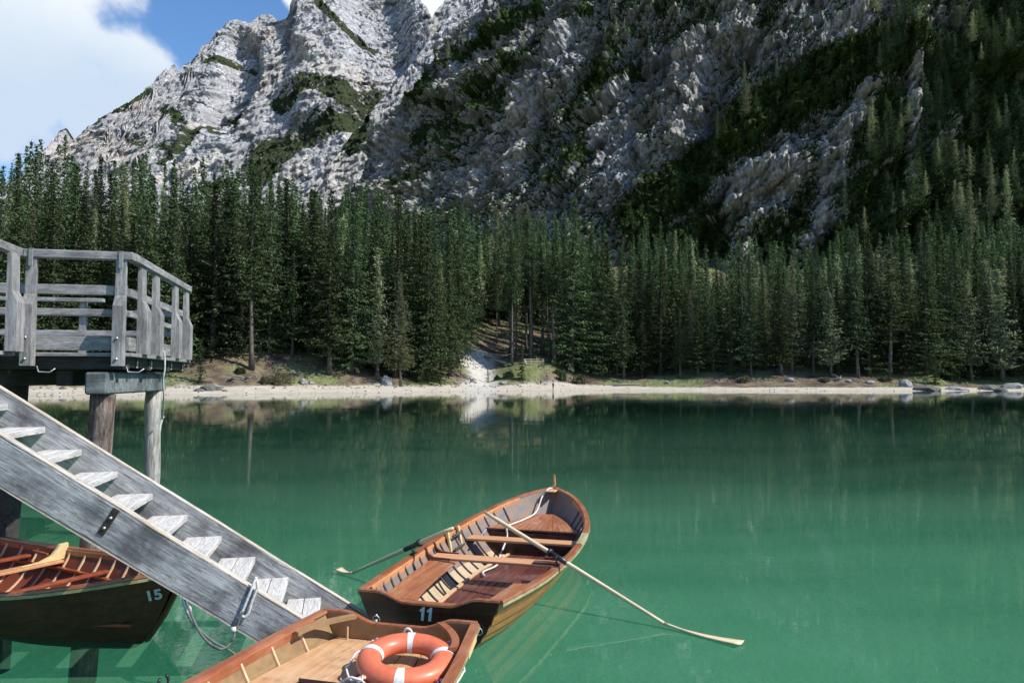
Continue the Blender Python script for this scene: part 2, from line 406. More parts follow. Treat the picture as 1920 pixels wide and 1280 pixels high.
def mountain(name, pts, P0, dr, k, nu, nv, zb, disp, vegf, mat, label, jag, urange=None):
    dr = np.array(dr, float); dr /= np.hypot(*dr); b = np.array([-dr[1], dr[0]])       # b: horizontal, away from camera
    sk = solve_sky(pts, P0, dr, b, k); o = np.argsort(sk[:,0]); su, sz = sk[o,0], sk[o,1]
    u0, u1 = urange or (su[0], su[-1])
    u = np.linspace(u0, u1, nu); zt = np.interp(u, su, sz)
    zt = zt + jag*(fbm(u/ (jag*5), u*0+2.2, u*0, 5, .6, True)-.2)
    v = np.linspace(0, 1, nv); U, Vv = np.meshgrid(u, v); Z = zb + (zt[None]-zb)*Vv
    X = P0[0] + U*dr[0] + b[0]*k*Z; Y = P0[1] + U*dr[1] + b[1]*k*Z
    px = 960 + FPX*X/Y; py = HOR - FPX*(Z-CAMH)/Y
    D, ex = disp(U, Z, px, py)
    D = D*(1-.7*sstep(.97, 1, Vv))
    X = X - b[0]*D; Y = Y - b[1]*D
    # outward normal z and normal for masks
    P = np.stack([X, Y, Z], -1); N = np.cross(np.gradient(P, axis=1), np.gradient(P, axis=0)); N /= np.linalg.norm(N, axis=-1)[..., None]+1e-9
    veg, pale = vegf(U, Z, px, py, D, N, ex)
    # the far side of the ridge
    back = []
    for s, dz in ((6, 1), (25, 12), (80, 60), (200, 200)):
        back.append(np.stack([X[-1]+b[0]*s, Y[-1]+b[1]*s, Z[-1]-dz], -1))
    P2 = np.concatenate([P, np.array(back)], 0); veg2 = np.concatenate([veg, np.repeat(veg[-1:], 4, 0)]); pale2 = np.concatenate([pale, np.repeat(pale[-1:], 4, 0)])
    n, m = P2.shape[:2]; idx = np.arange(n*m).reshape(n, m)
    F = np.stack([idx[:-1,:-1], idx[:-1,1:], idx[1:,1:], idx[1:,:-1]], -1).reshape(-1, 4)
    o = mesh_np(name, P2.reshape(-1, 3), F, mat, smooth=False); attr(o, 'veg', veg2); attr(o, 'pale', pale2)
    tag(o, label, 'mountain', kind='structure')
    return P, N, veg, px, py
def facet(x, y, seed=0):
    """tilted random facets, one per jittered cell: broken, blocky rock"""
    xi = np.floor(x).astype(np.int64); yi = np.floor(y).astype(np.int64); best = np.full(np.shape(x), 1e9); val = np.zeros(np.shape(x))
    for i in (-1, 0, 1):
        for j in (-1, 0, 1):
            cx, cy = xi+i, yi+j; h = _perm[(_perm[(cx+seed*7) & 511] + cy) & 511]; g = _g[h]; g2 = _g[(h*31+17) & 511]
            px_, py_ = cx+.5+.45*g[...,0], cy+.5+.45*g[...,1]; dx, dy = x-px_, y-py_; d = dx*dx+dy*dy
            m = d < best; best = np.where(m, d, best); val = np.where(m, g2[...,0]*.5 + g2[...,1]*dx*.9 + g2[...,2]*dy*.9, val)
    return val
def crag(U, Z, s, seed=0., diag=.8, amp=1.0):
    """steep stratified rock relief: diagonal ledges, vertical buttresses, blocks"""
    wx = 1.2*fbm(U/(3*s)+seed, Z/(3*s), U*0+seed, 3); 
    t = (Z - diag*U)/s + 1.6*fbm(U/(2.2*s)+seed, Z/(2.2*s), U*0+3.3, 4)
    fr = t - np.floor(t); led = (fr - sstep(.62, 1.0, fr))         # saw: ramps outward then steps back
    but = fbm(U/(1.1*s)+wx+seed, Z/(4.2*s), U*0+seed, 5, .55, True)
    blk = fbm(U/(.35*s)+wx, Z/(.5*s)+seed, U*0+8.8, 6, .62, True)
    sm = fbm((U+.5*Z)/(.10*s), (Z-.5*U)/(.05*s), U*0+4., 4, .6, True)
    c, n = math.cos(.75), math.sin(.75); A = U*c + Z*n; B = -U*n + Z*c; k = int(seed)
    wA = A/s + .25*fbm(U/s, Z/s, U*0+9, 3); wB = B/s + .25*fbm(U/s, Z/s, U*0+4, 3)
    fc = .30*facet(wA*.8, wB*2.0, k) + .17*facet(wA*2.1+3, wB*4.6, k+1) + .09*facet(U/s*7+wA*.5, Z/s*3.6, k+2) + .045*facet(wA*13, wB*22, k+3)
    return amp*s*(-.36*led + .26*but + .07*blk + .03*sm + 1.45*fc), led
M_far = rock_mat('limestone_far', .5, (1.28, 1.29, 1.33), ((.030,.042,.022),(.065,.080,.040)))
M_near = rock_mat('limestone_near', 1.0, (1.12, 1.14, 1.20), ((.020,.038,.013),(.062,.100,.030)))
# far sunlit massif
SK_A = [(-400,420),(40,330),(85,290),(97,262),(110,235),(170,218),(235,190),(242,178),(280,163),(291,160),(297,118),(318,103),(345,105),(360,100),(385,70),(398,45),(412,30),(430,22),(455,31),(480,13),(500,14),(513,28),(540,20),(556,0),(590,-45),(650,-70),(720,-60),(770,-30),(796,-2),(806,20),(815,4),(840,-25),(900,-60),(1000,-80)]
def dA(U, Z, px, py):
    d, led = crag(U, Z, 58, 1.3, .75, .48); d2, _ = crag(U, Z, 19, 5.1, .9, .46); d2 = d2 + crag(U, Z, 8, 2.7, .8, .34)[0]; d3 = fbm((U+.6*Z)/9, (Z-.6*U)/4.5, U*0+2, 5, .65, True)*1.5
    r = stroke(px, py, [(440,80),(445,130),(400,210)], 34)*-55 + stroke(px, py, [(690,-40),(705,60),(715,160),(705,220)], 60)*-60 + stroke(px, py, [(590,-20),(610,60),(650,130),(600,170)], 70)*45 + stroke(px, py, [(300,330),(350,240),(385,200)], 10)*-18
    return d + d2 + d3 + r, led
def vA(U, Z, px, py, D, N, ex):
    n = fbm(U/55., Z/40., U*0+6., 6, .6); n2 = fbm(U/14., Z/10., U*0+1., 5, .6)
    s = np.maximum.reduce([stroke(px, py, [(100,236),(170,220),(225,197),(275,165)], 7), stroke(px, py, [(290,300),(350,240),(390,210),(440,190)], 10)*.8,
        stroke(px, py, [(370,110),(420,95),(450,105)], 8)*.8, stroke(px, py, [(470,300),(560,260),(640,210),(690,170)], 34)*.85, stroke(px, py, [(520,190),(580,165),(680,180)], 24)*.9,
        stroke(px, py, [(600,10),(640,50),(690,75)], 9)*.9, stroke(px, py, [(380,350),(480,330),(560,270)], 14)*.9, stroke(px, py, [(300,200),(330,220),(340,260)], 16)*.7, stroke(px, py, [(380,235),(440,228)], 5), stroke(px,py,[(150,270),(230,255),(330,270)],16)*.6])
    veg = sstep(.35, .75, s + .9*n + .6*n2 + .25*(N[...,2]-.6)) * sstep(0, .3, s + .35*sstep(.6, .85, N[...,2]))
    pale = np.maximum.reduce([stroke(px, py, [(345,300),(355,330),(395,290)], 16), stroke(px, py, [(560,90),(590,120),(620,140)], 34)*.7, stroke(px, py, [(500,110),(480,150)], 26)*.5])*sstep(-.3, .4, n2+.3)
    return veg, pale
mountain('mountain', SK_A, (0, 950), (1, 0), .85, 900, 560, -20, dA, vA, M_far, 'pale grey limestone massif in full sun at the upper left', 5, urange=(-1150, 420))
# light scree ridge between massif and cliff
SK_C = [(520,420),(560,372),(600,325),(645,262),(690,205),(735,150),(775,100),(805,60),(830,28),(858,4),(890,-40),(960,-120),(1100,-200)]
def dC(U, Z, px, py):
    d, led = crag(U, Z, 30, 2.3, 1.2, .6); return d + fbm(U/8., Z/6., U*0, 5, .6, True)*2.0, led
def vC(U, Z, px, py, D, N, ex):
    n = fbm(U/30., Z/30., U*0+6., 6, .6)
    veg = sstep(.35, .7, stroke(px, py, [(690,235),(660,270)], 20)*.9 + n*.9 + .1)
    return veg*.9, sstep(-.2, .5, n+.25)*.8*(1-veg)*sstep(120,200,py)
mountain('mountain_ridge', SK_C, (-120, 640), (1, -.12), .8, 420, 420, 0, dC, vC, M_far, 'pale scree covered ridge rising behind the dark cliff', 5)
# the near dark cliff
BP, BD, BK = (-98., 430.), (256., -96.), .34
SK_B = [(560,560),(630,430),(655,372),(672,330),(700,268),(738,205),(772,160),(800,120),(835,75),(868,35),(905,-10),(960,-90),(1050,-230),(1300,-420),(2050,-700),(2600,-800)]
ROCKS = [([(1400,400),(1440,350),(1490,320)], 42, 1.), ([(1560,330),(1585,260),(1640,170)], 22, 1.), ([(1735,60),(1725,200),(1712,330)], 13, .9), ([(1790,215),(1785,270)], 26, .9),
    ([(960,330),(975,260),(990,170),(1010,150)], 26, .9), ([(1380,60),(1400,20)], 34, .8), ([(1310,100),(1280,170),(1290,230)], 40, .6), ([(1180,320),(1160,250)], 45, .6), ([(1575,70),(1620,30)], 34, .8), ([(1380,420),(1400,480)], 24, .7),
    ([(880,340),(900,290)], 34, .9), ([(1540,430),(1550,380)], 12, 1.), ([(720,330),(740,230)], 34, .7), ([(860,150),(900,120)], 34, .9), ([(1010,70),(1080,100)], 45, .5), ([(800,100),(860,40),(900,0)], 30, .8), ([(1100,60),(1060,60)], 30, .6), ([(1700,400),(1730,420)], 30, .5), ([(1710,40),(1720,70)], 30, .8)]
GREENS = [([(767,143),(820,110),(873,83),(917,63),(973,30),(1007,7)], 20, 1.), ([(793,187),(873,170),(933,137),(990,107),(1033,77),(1067,37),(1107,20)], 20, 1.), ([(797,260),(853,230),(923,197),(970,187)], 34, .8), ([(760,330),(820,270),(900,240)], 40, .5),
    ([(1207,420),(1273,350),(1373,253),(1447,213),(1513,173),(1580,140),(1647,100),(1713,77)], 50, 1.3), ([(1100,200),(1120,130),(1180,110)], 34, .7), ([(1060,330),(1100,260),(1090,200)], 34, .7), ([(1040,240),(1000,330)], 26, .6), ([(1640,400),(1660,280),(1640,210)], 70, .9),
    ([(1760,400),(1850,300),(1820,150),(1900,60)], 80, 1.), ([(1480,20),(1330,30),(1200,30)], 40, .45), ([(1900,400),(1850,200)], 90, .9), ([(1240,480),(1340,430),(1450,460)], 60, .9), ([(1600,470),(1750,440),(1900,450)], 60, 1.), ([(1500,420),(1520,300)], 24, .8)]
def dB(U, Z, px, py):
    d1, led = crag(U, Z, 40, 3.7, .62, .72); d2, _ = crag(U, Z, 12, 9.1, .8, .95); d2 = d2 + crag(U, Z, 4.5, 6.6, .8, .7)[0]; d3 = fbm(U/2.4, Z/3.4, U*0+2, 5, .62, True)*1.3
    r = 0
    for pts, w, a in ROCKS[:7]: r = r + stroke(px, py, pts, w)*7*a
    # overhang shadow bands under the green ledges
    for pts, w, a in GREENS[:3]+[GREENS[4]]:
        r = r + stroke(px, py, pts, w)*6
    r = r - stroke(px, py, [(830,380),(900,260),(1000,210)], 40)*9 - stroke(px, py, [(1300,300),(1360,120),(1400,100)], 34)*12 - stroke(px, py, [(1210,230),(1190,120)], 30)*7
    return d1 + d2 + d3 + r, led
def vB(U, Z, px, py, D, N, ex):
    n = fbm(U/26., Z/22., U*0+6., 6, .6); n2 = fbm(U/5., Z/6., U*0+1., 5, .62); nd = fbm((Z-.7*U)/14., (U+.7*Z)/60., U*0+4, 5, .6)
    g = 0.; rk = 0.
    for pts, w, a in GREENS: g = np.maximum(g, a*stroke(px, py, pts, w))
    for pts, w, a in ROCKS: rk = np.maximum(rk, a*stroke(px, py, pts, w))
    base = .455 + .25*sstep(900, 1500, px)*sstep(0, 100, py)*0 + .9*nd*.6 + .7*n + .5*n2 + .55*(N[...,2]-.25) + .25*sstep(1620, 1750, px)
    veg = sstep(.38, .62, base + .75*g - .85*rk)
    pale = sstep(.4, 1., rk + .8*n2)*.55*sstep(.45, .7, rk)
    return veg, pale
PB, NB, VB, pxB, pyB = mountain('cliff', SK_B, BP, BD, BK, 900, 620, 18, dB, vB, M_near, 'dark steep cliff with green ledges of dwarf pine above the forest', 3, urange=(-25, 430))
# ------------------------------------------------------------------ trees
def leaf_mat(name, c0, c1, c2, rough=.9, trans=.15):
    t = NT(name); oi = t.n('ObjectInfo'); c = t.coord('Object')
    n = t.noise(c, .8, 4, .6); n2 = t.noise(c, 5, 3, .6)
    col = t.mix(t.mr(n, .35, .65), c0, c1); col = t.mix(t.mr(n2, .45, .75), col, c2)
    hs = t.n('HueSaturation'); t.set(hs.inputs['Color'], col)
    t.set(hs.inputs['Value'], t.mr(oi.outputs['Random'], 0, 1, .62, 1.5, False)); t.set(hs.inputs['Hue'], t.mr(oi.outputs['Random'], 0, 1, .478, .508, False))
    d = t.n('BsdfDiffuse'); t.set(d.inputs[0], hs.outputs[0]); tr = t.n('BsdfTranslucent'); t.set(tr.inputs[0], hs.outputs[0])
    m = t.n('MixShader'); m.inputs[0].default_value = trans; t.L.new(d.outputs[0], m.inputs[1]); t.L.new(tr.outputs[0], m.inputs[2]); t.L.new(m.outputs[0], t.out.inputs[0])
    return t.m
M_spruce = leaf_mat('spruce_needles', (.033,.052,.024), (.070,.104,.045), (.135,.175,.085))
M_larch = leaf_mat('larch_needles', (.15,.18,.09), (.24,.27,.15), (.33,.35,.22), trans=.3)
M_scrub = leaf_mat('scrub_needles', (.028,.052,.018), (.062,.100,.032), (.110,.155,.055), trans=.1)
tb = NT('bark'); cb = tb.coord('Object', (1,1,.25)); nbk = tb.noise(cb, 6, 5, .65)
tb.pbr(tb.mix(tb.mr(nbk, .3, .7), (.06,.05,.042), (.19,.165,.14)), .95, .1, tb.bump(nbk, .6, .05)); M_bark = tb.m
def leafquads(C, Dn, L, Wd, rs, tilt=.5):
    """quads (rhombic) at C, along Dn"""
    n = len(C); s = np.cross(Dn, rs.normal(size=(n,3))*tilt + np.array([0,0,1.])); s /= np.linalg.norm(s, axis=1)[:,None]+1e-9
    L = L[:,None]; Wd = Wd[:,None]
    V = np.stack([C - Dn*L*.5, C + s*Wd*.5 + Dn*L*.05, C + Dn*L*.5, C - s*Wd*.5 + Dn*L*.05], 1)
    return V.reshape(-1, 3)
def conifer(H, Rm, cb, seed, larch=False, dens=1.0, leaf=.50):
    rs = np.random.RandomState(seed); C = []; Dd = []; Ls = []; Ws = []
    mess = rs.uniform(.25, .45); zz = H*cb; lean = rs.uniform(0, 6.28)
    holes = [(rs.uniform(cb, .9)*H, rs.uniform(0, 6.28), rs.uniform(.6, 2.)) for _ in range(7)]
    while zz < H*.985:
        f = (zz/H - cb)/(1-cb)
        if larch: prof = (1-f)**.85*(.55+.45*min(1, f*4+.25))
        else: prof = (1-f)**1.05*1.12*(.62 + .38*min(1, f*5+.2))*(1+.22*math.sin(zz*1.7+seed)*math.sin(zz*.6+seed*2))
        nb_ = max(3, int((11 if not larch else 6)*dens*(.55+.45*(1-f))))
        a0 = rs.uniform(0, 6.28)
        for k in range(nb_):
            a = a0 + 6.283*k/nb_ + rs.uniform(-.4, .4); r = Rm*prof*rs.uniform(mess, 1.2)
            if rs.rand() < .05: r *= 1.3
            if any(abs(zz-h[0]) < h[2] and abs((a-h[1]+3.14) % 6.28-3.14) < .5 for h in holes): r *= .45
            droop = rs.uniform(.15, .60) if not larch else rs.uniform(-.1, .2)
            if f > .8: droop = -.5
            nl = max(3, int(r/ (.27 if not larch else .36))+2)
            t = (np.arange(nl)+rs.rand(nl)*.8)/nl; t = np.clip(t, .08, 1.02)
            sag = -droop*r*t + (.22*r*t*t if not larch else 0.1*r*t*t)
            p = np.stack([np.cos(a)*r*t, np.sin(a)*r*t, zz + sag], 1); p += rs.normal(size=p.shape)*np.array([.09,.09,.06])*(1+.3*larch)
            d = np.stack([np.full(nl, np.cos(a)), np.full(nl, np.sin(a)), np.full(nl, -.45 if not larch else -.15)], 1) + rs.normal(size=(nl,3))*.45
            C.append(p); Dd.append(d); Ls.append(rs.uniform(.7, 1.35, nl)*leaf); Ws.append(rs.uniform(.35, .8, nl)*leaf*(.62 if not larch else .4))
            # twigs hanging to both sides of the bough
            p2 = p + np.stack([-np.sin(a)*np.ones(nl), np.cos(a)*np.ones(nl), -rs.rand(nl)*.6], 1)*(rs.uniform(-.5, .5, nl)*(.2+t))[:,None]; p2[:,2] -= rs.rand(nl)*.28
            C.append(p2); Dd.append(d*np.array([.6,.6,1.6]) + rs.normal(size=(nl,3))*.5); Ls.append(rs.uniform(.5, 1.1, nl)*leaf); Ws.append(rs.uniform(.3, .7, nl)*leaf*(.7 if not larch else .4))
        zz += (.56 if not larch else .5)*rs.uniform(.7, 1.3)/dens
    C.append(np.array([[0,0,H*.985],[0,0,H*.97]])); Dd.append(np.array([[0,0,1.],[0.1,0,1.]])); Ls.append(np.array([1.1,.9])); Ws.append(np.array([.12,.25]))
    C = np.concatenate(C); Dd = np.concatenate(Dd); Dd /= np.linalg.norm(Dd, axis=1)[:,None]
    V = leafquads(C, Dd, np.concatenate(Ls), np.concatenate(Ws), rs)
    F = np.arange(len(V)).reshape(-1, 4)
    return V, F
def trunk_mb(H, r, seed, flare=1.5, stubs=0, zmax=None):
    rs = random.Random(seed); mb = MB(); n = 9; pts = []; rad = []
    bx, by = rs.uniform(-.4,.4), rs.uniform(-.3,.3)
    for i in range(n):
        t = (i/(n-1)); h = t*H*.97; pts.append((bx*math.sin(t*3)*.5, by*math.sin(t*2.3)*.5, h-.4)); rad.append(max(.03, r*(1-t)**.8*(1+(flare-1)*math.exp(-h*1.6))))
    mb.tube(pts, rad, 7)
    for i in range(stubs):
        z = rs.uniform(.1,.45)*H; a = rs.uniform(0,6.28); L = rs.uniform(.5,1.6)
        mb.tube([(0,0,z),(math.cos(a)*L, math.sin(a)*L, z+rs.uniform(-.3,.15))], [.04,.012], 4)
    return mb
protos = {}
def make_proto(key, H, Rm, cb, seed, larch=False, dens=1., r=.30, stubs=10, leaf=.50):
    V, F = conifer(H, Rm, cb, seed, larch, dens, leaf)
    root = empty('larch_tree' if larch else 'spruce_tree')
    trunk_mb(H, r, seed, stubs=stubs).build('trunk', M_bark, root, True)
    mesh_np('crown', V, F, M_larch if larch else M_spruce, root)
    protos[key] = dict(root=root, H=H, used=False, V=V, F=F); return root
for i, (H, Rm, cb) in enumerate([(32,5.0,.06),(30,4.2,.12),(34,5.6,.05),(28,3.4,.20),(33,4.4,.34),(26,4.9,.02),(31,3.2,.04),(24,4.4,.03)]): make_proto('s%d' % i, H, Rm, cb, 100+i)
make_proto('tall_bare', 34, 2.6, .52, 140, stubs=22)
make_proto('young', 9, 2.1, .02, 150, r=.12, stubs=0, leaf=.42)
for i, (H, Rm, cb) in enumerate([(22,3.4,.16),(25,3.0,.22),(20,2.6,.12)]): make_proto('l%d' % i, H, Rm, cb, 200+i, True, dens=1.5, r=.22, leaf=.58)
def place_tree(key, x, y, H, label, group, rz=None, wid=1.0, z=None, name=None):
    pr = protos[key]; src = pr['root']
    if not pr['used']: o = src; pr['used'] = True
    else:
        o = src.copy(); COL.objects.link(o)
        for ch in src.children:
            c = ch.copy(); COL.objects.link(c); c.parent = o
    s = H/pr['H']; o.scale = (s*wid, s*wid, s); o.rotation_euler = (random.gauss(0,.012), random.gauss(0,.012), random.uniform(0,6.28) if rz is None else rz)
    o.location = (x, y, (gz(x, y) if z is None else z) - .1)
    if name: o.name = name
    tag(o, label, 'tree', group); return o
def at_px(px, D): return ((px-960)/FPX*D, D)
TOPS = np.array([(-60,290),(0,268),(50,262),(80,255),(130,290),(180,285),(235,305),(300,300),(340,320),(400,300),(450,285),(500,320),(560,350),(600,365),(680,345),(760,375),(800,380),(850,385),(950,385),(1020,370),(1050,360),(1100,410),(1170,450),(1260,430),(1300,460),(1400,470),(1450,465),(1550,455),(1650,450),(1700,430),(1760,400),(1800,370),(1850,330),(1920,290),(2000,270)], float)
taken = []
def free(x, y, r):
    return all((x-a)**2 + (y-b)**2 > r*r for a, b in taken)
GS = 'spruces of the forest across the lake'; GL = 'larches of the forest across the lake'
# trees one can tell apart
def special(key, px, D, ytop, label, group, wid=1.0, **k):
    x, y = at_px(px, D); z = gz(x, y); H = CAMH + (HOR-ytop)/FPX*y - z; taken.append((x, y))
    return place_tree(key, x, y, H, label, group, wid=wid*(1.05 if key[0] == 's' else 1.2), **k)
special('s2', 857, 174, 388, 'broad dark green spruce on the bank just left of the gravel path', GS, 1.1)
special('l0', 752, 148, 505, 'pale grey green larch right of the white boulder on the far shore', GL, .95)
special('young', 978, 171, 645, 'young bushy spruce in front of the little wooden railing', GS, 1.1)
special('tall_bare', 996, 186, 402, 'tall spruce with a bare lower trunk behind the little wooden railing', GS, 1.1)
special('s4', 472, 142, 292, 'tall spruce with a bare base standing on the bank right of the deck', GS, 1.15)
special('s0', 505, 150, 330, 'spruce with a pair of leaning pale trunk bases beside the low bush', GS, 1.0)
special('s1', 618, 147, 352, 'slender spruce on the beach edge left of the white boulder', GS, 1.15)
special('s2', 660, 150, 350, 'hanging grey green spruce just behind the white boulder', GS, .95)
special('s0', 705, 156, 362, 'dark spruce between the white boulder and the pale larch', GS, 1.0)
special('s5', 800, 157, 410, 'full green spruce with branches down to the shore left of the path', GS, 1.1)
special('s2', 1072, 184, 362, 'wide tall spruce right of the railing with boughs down to the ground', GS, 1.25)
special('s1', 1170, 182, 455, 'narrow light green spruce standing alone against the dark forest edge', GS, .8)
special('l1', 230, 150, 298, 'pale larch rising above the dark trees behind the deck railing', GL, 1.25)
special('s5', 1370, 176, 610, 'small pale spruce on the right hand beach edge', GS, .9)
special('young', 1752, 168, 645, 'small light spruce on the beach near the right edge', GS, .9)
special('s2', 1500, 180, 520, 'broad spruce with pale low boughs above the right hand beach', GS, 1.1)
special('s1', 1590, 182, 500, 'dense spruce leaning over the right hand beach', GS, 1.1)
special('l1', 1672, 180, 452, 'pale slender larch above the grey boulder on the right hand beach', GL, 1.0)
special('l2', 1435, 215, 520, 'light green larch top in the middle of the dark forest on the right', GL, .9)
special('l2', 740, 205, 368, 'whitish larch crown at the forest top below the cliff foot', GL, 1.2)
special('l0', 935, 225, 385, 'pale larch crown at the forest top left of centre cliff', GL, 1.0)
special('l2', 985, 235, 375, 'pale larch crown at the forest top just left of the tall wide spruce', GL, .9)
special('young', 376, 131, 640, 'young dark spruce on the grass beside the deck corner', GS, 1.0)
special('young', 915, 172, 690, 'knee high spruce sapling beside the gravel path', GS, 1.0)
special('l1', 1265, 250, 428, 'thin yellow green larch tip above the forest under the cliff', GL, .8)
# the forest: front rows first
cand = []
rs = np.random.RandomState(42)
for _ in range(60000):
    px = rs.uniform(-60, 1985); y = rs.uniform(120, 330) ; x = (px-960)/FPX*y; d = y - ys(x)
    if d < 19 or d > 150: continue
    if rs.rand() > (1.0 if d < 50 else .55): continue
    if stroke(np.array(x), np.array(y), [(-6.5,150),(-6.5,172),(-8,182),(-7.5,196)], 6.5) > .2: continue
    if -17 < x < -4 and 168 < y < 190: continue
    if (x-6)**2/81 + (y-174)**2/90 < 1: continue
    if 330 < px < 640 and d < 30: continue
    cand.append((d, x, y, px))
cand.sort(); n_ind = 0; rest = []
for d, x, y, px in cand:
    sp_ = 4.1 if d < 45 else 4.2
    if len(taken) > 1150: break
    if not free(x, y, sp_): continue
    taken.append((x, y)); rest.append((d, x, y, px))
# front trees individually, the rest is one mass
lab_n = 0
mass = []
rest_f = sorted(rest, key=lambda q: q[0]+rs.uniform(0, 25))
NUM = ['first','second','third','fourth','fifth','sixth','seventh','eighth','ninth','tenth','eleventh','twelfth','thirteenth','fourteenth','fifteenth','sixteenth','seventeenth','eighteenth','nineteenth','twentieth','twenty first','twenty second','twenty third','twenty fourth','twenty fifth','twenty sixth','twenty seventh','twenty eighth','twenty ninth','thirtieth']
indiv = []
for d, x, y, px in rest_f:
    top = np.interp(px, TOPS[:,0], TOPS[:,1]) + (rs.exponential(50) if rs.rand() < (.78 if px < 1080 else .62) else rs.uniform(40, 170)) - 22 + 24*math.sin(px*.05)*math.sin(px*.017)
    g = gz(x, y); H = CAMH + (HOR-top)/FPX*y - g
    Hn = H if H < 37 else rs.uniform(24, 36)
    if H < 9: continue
    Hn = max(9, Hn)
    lar = rs.rand() < (.11 if px < 1500 else .22)
    bare = 880 < px < 1060 and d < 75
    key = ('l%d' % rs.randint(3)) if lar else ('tall_bare' if bare else 's%d' % rs.choice([0,0,1,2,2,3,5,5,4,6,6,7]))
    if lar: Hn = min(Hn, 27)
    if len(indiv) < 270: indiv.append([d, x, y, px, key, Hn, lar])
    else: mass.append((key, x, y, g, Hn))
n_ind = len(indiv)
front = sorted([q for q in indiv if q[0] < 27 and not q[6] and 0 < q[3] < 1920], key=lambda q: abs(q[3]-905))
fl, fr_ = 0, 0; flab = {}
for q in front:
    if q[3] < 905:
        if fl < 30: flab[id(q)] = 'front row spruce of the forest, %s to the left of the gravel path' % NUM[fl]
        fl += 1
    else:
        if fr_ < 30: flab[id(q)] = 'front row spruce of the forest, %s to the right of the gravel path' % NUM[fr_]
        fr_ += 1
for q in indiv:
    d, x, y, px, key, Hn, lar = q
    zone = 'left of the path' if px < 905 else ('right of the path' if px < 1420 else 'below the right slope')
    zone2 = 'behind the wooden deck' if px < 360 else zone
    dep = 'in the middle rows' if d < 55 else 'in the back rows'
    sz_ = 'short' if Hn < 20 else 'tall'
    if lar: lab = 'pale green larch among dark spruces ' + zone2
    elif id(q) in flab: lab = flab[id(q)]
    else: lab = '%s dark spruce %s of the forest, %s' % (sz_, dep, zone2)
    place_tree(key, x, y, Hn, lab, GL if lar else GS, wid=rs.choice([.95,1.15,1.3,1.45,1.6]))
def mass_mesh(name, items, label, sub=3, fat=1.15):
    Vs = []; Fs = []; b = 0; mi = []
    for key, x, y, z, H in items:
        pr = protos[key]; s = H/pr['H']; a = rs.uniform(0, 6.28); V = pr['V'].reshape(-1, 4, 3)*np.array([fat, fat, 1.])
        k = rs.rand(len(V)) < 1/sub; V = V[k]; c = V.mean(1, keepdims=True); V = c + (V-c)*1.5; V = V.reshape(-1, 3)*s
        Rm = np.array([[math.cos(a), -math.sin(a), 0],[math.sin(a), math.cos(a), 0],[0,0,1]]); V = V @ Rm.T + np.array([x, y, z])
        Vs.append(V); Fs.append(np.arange(len(V)).reshape(-1,4)+b); b += len(V); mi += [1 if key[0] == 'l' else 0]*(len(V)//4)
    o = mesh_np(name, np.concatenate(Vs), np.concatenate(Fs), [M_spruce, M_larch], fm=mi)
    return tag(o, label, 'forest', kind='stuff')
ext = []
for _ in range(9000):                      # the wood goes on beyond the picture on both sides
    x = rs.uniform(-230, 260); y = rs.uniform(40, 260); pxx = 960 + FPX*x/y; d = y - ys(x)
    if (-70 < pxx < 1990) or d < 17 or d > 110 or pxx < -1500 or pxx > 3400: continue
    if any((x-a)**2 + (y-b)**2 < 30 for a, b in ext): continue
    ext.append((x, y)); mass.append((rs.choice(['s0','s1','s2','s5','s7','l1']), x, y, gz(x, y), rs.uniform(20, 34)))
    if len(ext) > 260: break
print('trees', n_ind, 'mass', len(mass))
mass_mesh('forest', mass, 'dense spruce forest filling the slope behind the front trees')
# trees on the cliff terraces
fp = np.stack([PB[...,0], PB[...,1], PB[...,2]], -1)
PX = 960 + FPX*fp[...,0]/fp[...,1]; PY = HOR - FPX*(fp[...,2]-CAMH)/fp[...,1]
def on_cliff(px, py):
    q = (PX-px)**2 + (PY-py)**2; i = np.unravel_index(np.argmin(q), q.shape); return fp[i]
GC = 'larches standing on the cliff terraces'
for k, (px, yb, yt, key, lab) in enumerate([(1405,232,112,'l0','large pale larch standing on the green terrace in the upper right of the cliff'),(1468,195,102,'l1','slim pale larch right of the large larch on the cliff terrace'),(1352,262,200,'l2','small larch below left of the large larch on the cliff'),
    (1640,290,198,'l2','light green larch above the right hand scree'),(1683,175,105,'l1','thin bright larch at the top of the green band'),(1592,420,330,'l1','thin bright larch beneath the lower rock pillar'),(1825,545,350,'l0','big pale larch high on the right hand slope'),
    (1898,560,335,'l1','pale larch at the right edge of the picture halfway up'),(1785,300,230,'l2','small larch beside the grey scree patch'),(1868,420,300,'l0','full larch near the right edge under the steep slope'),(1905,330,180,'l1','slender larch at the right edge high on the slope'),(1845,90,10,'l2','larch at the top right corner of the picture'),(1780,130,60,'l0','larch on the upper right slope above the scree'),(1735,560,440,'l1','grey larch on the slope foot right of the boulder beach')]):
    p = on_cliff(px, yb); H = max(10, 1.1*(yb-yt)/FPX*p[1]); place_tree(key, p[0], p[1], H, lab, GC, z=p[2], wid=.9)
items = []
m = (PX > 1640) & (PX < 1990) & (PY < 470) & (PY > -120) & (VB > .6)
ii = np.argwhere(m); ii = ii[rs.permutation(len(ii))[:420]]
for i, j in ii: items.append((rs.choice(['s1','s5','l2','s7','l1','s0']), *fp[i,j], rs.uniform(9, 24)))
m = (PX > 560) & (PX < 1700) & (PY < 480) & (PY > -60) & (VB > .85)
ii = np.argwhere(m); ii = ii[rs.permutation(len(ii))[:170]]
for i, j in ii: items.append((rs.choice(['s1','s5','s0','l2']), *fp[i,j], rs.uniform(5, 14)))
mass_mesh('slope_forest', items, 'scattered spruces and larches clinging to the cliff ledges', 4, 1.6)
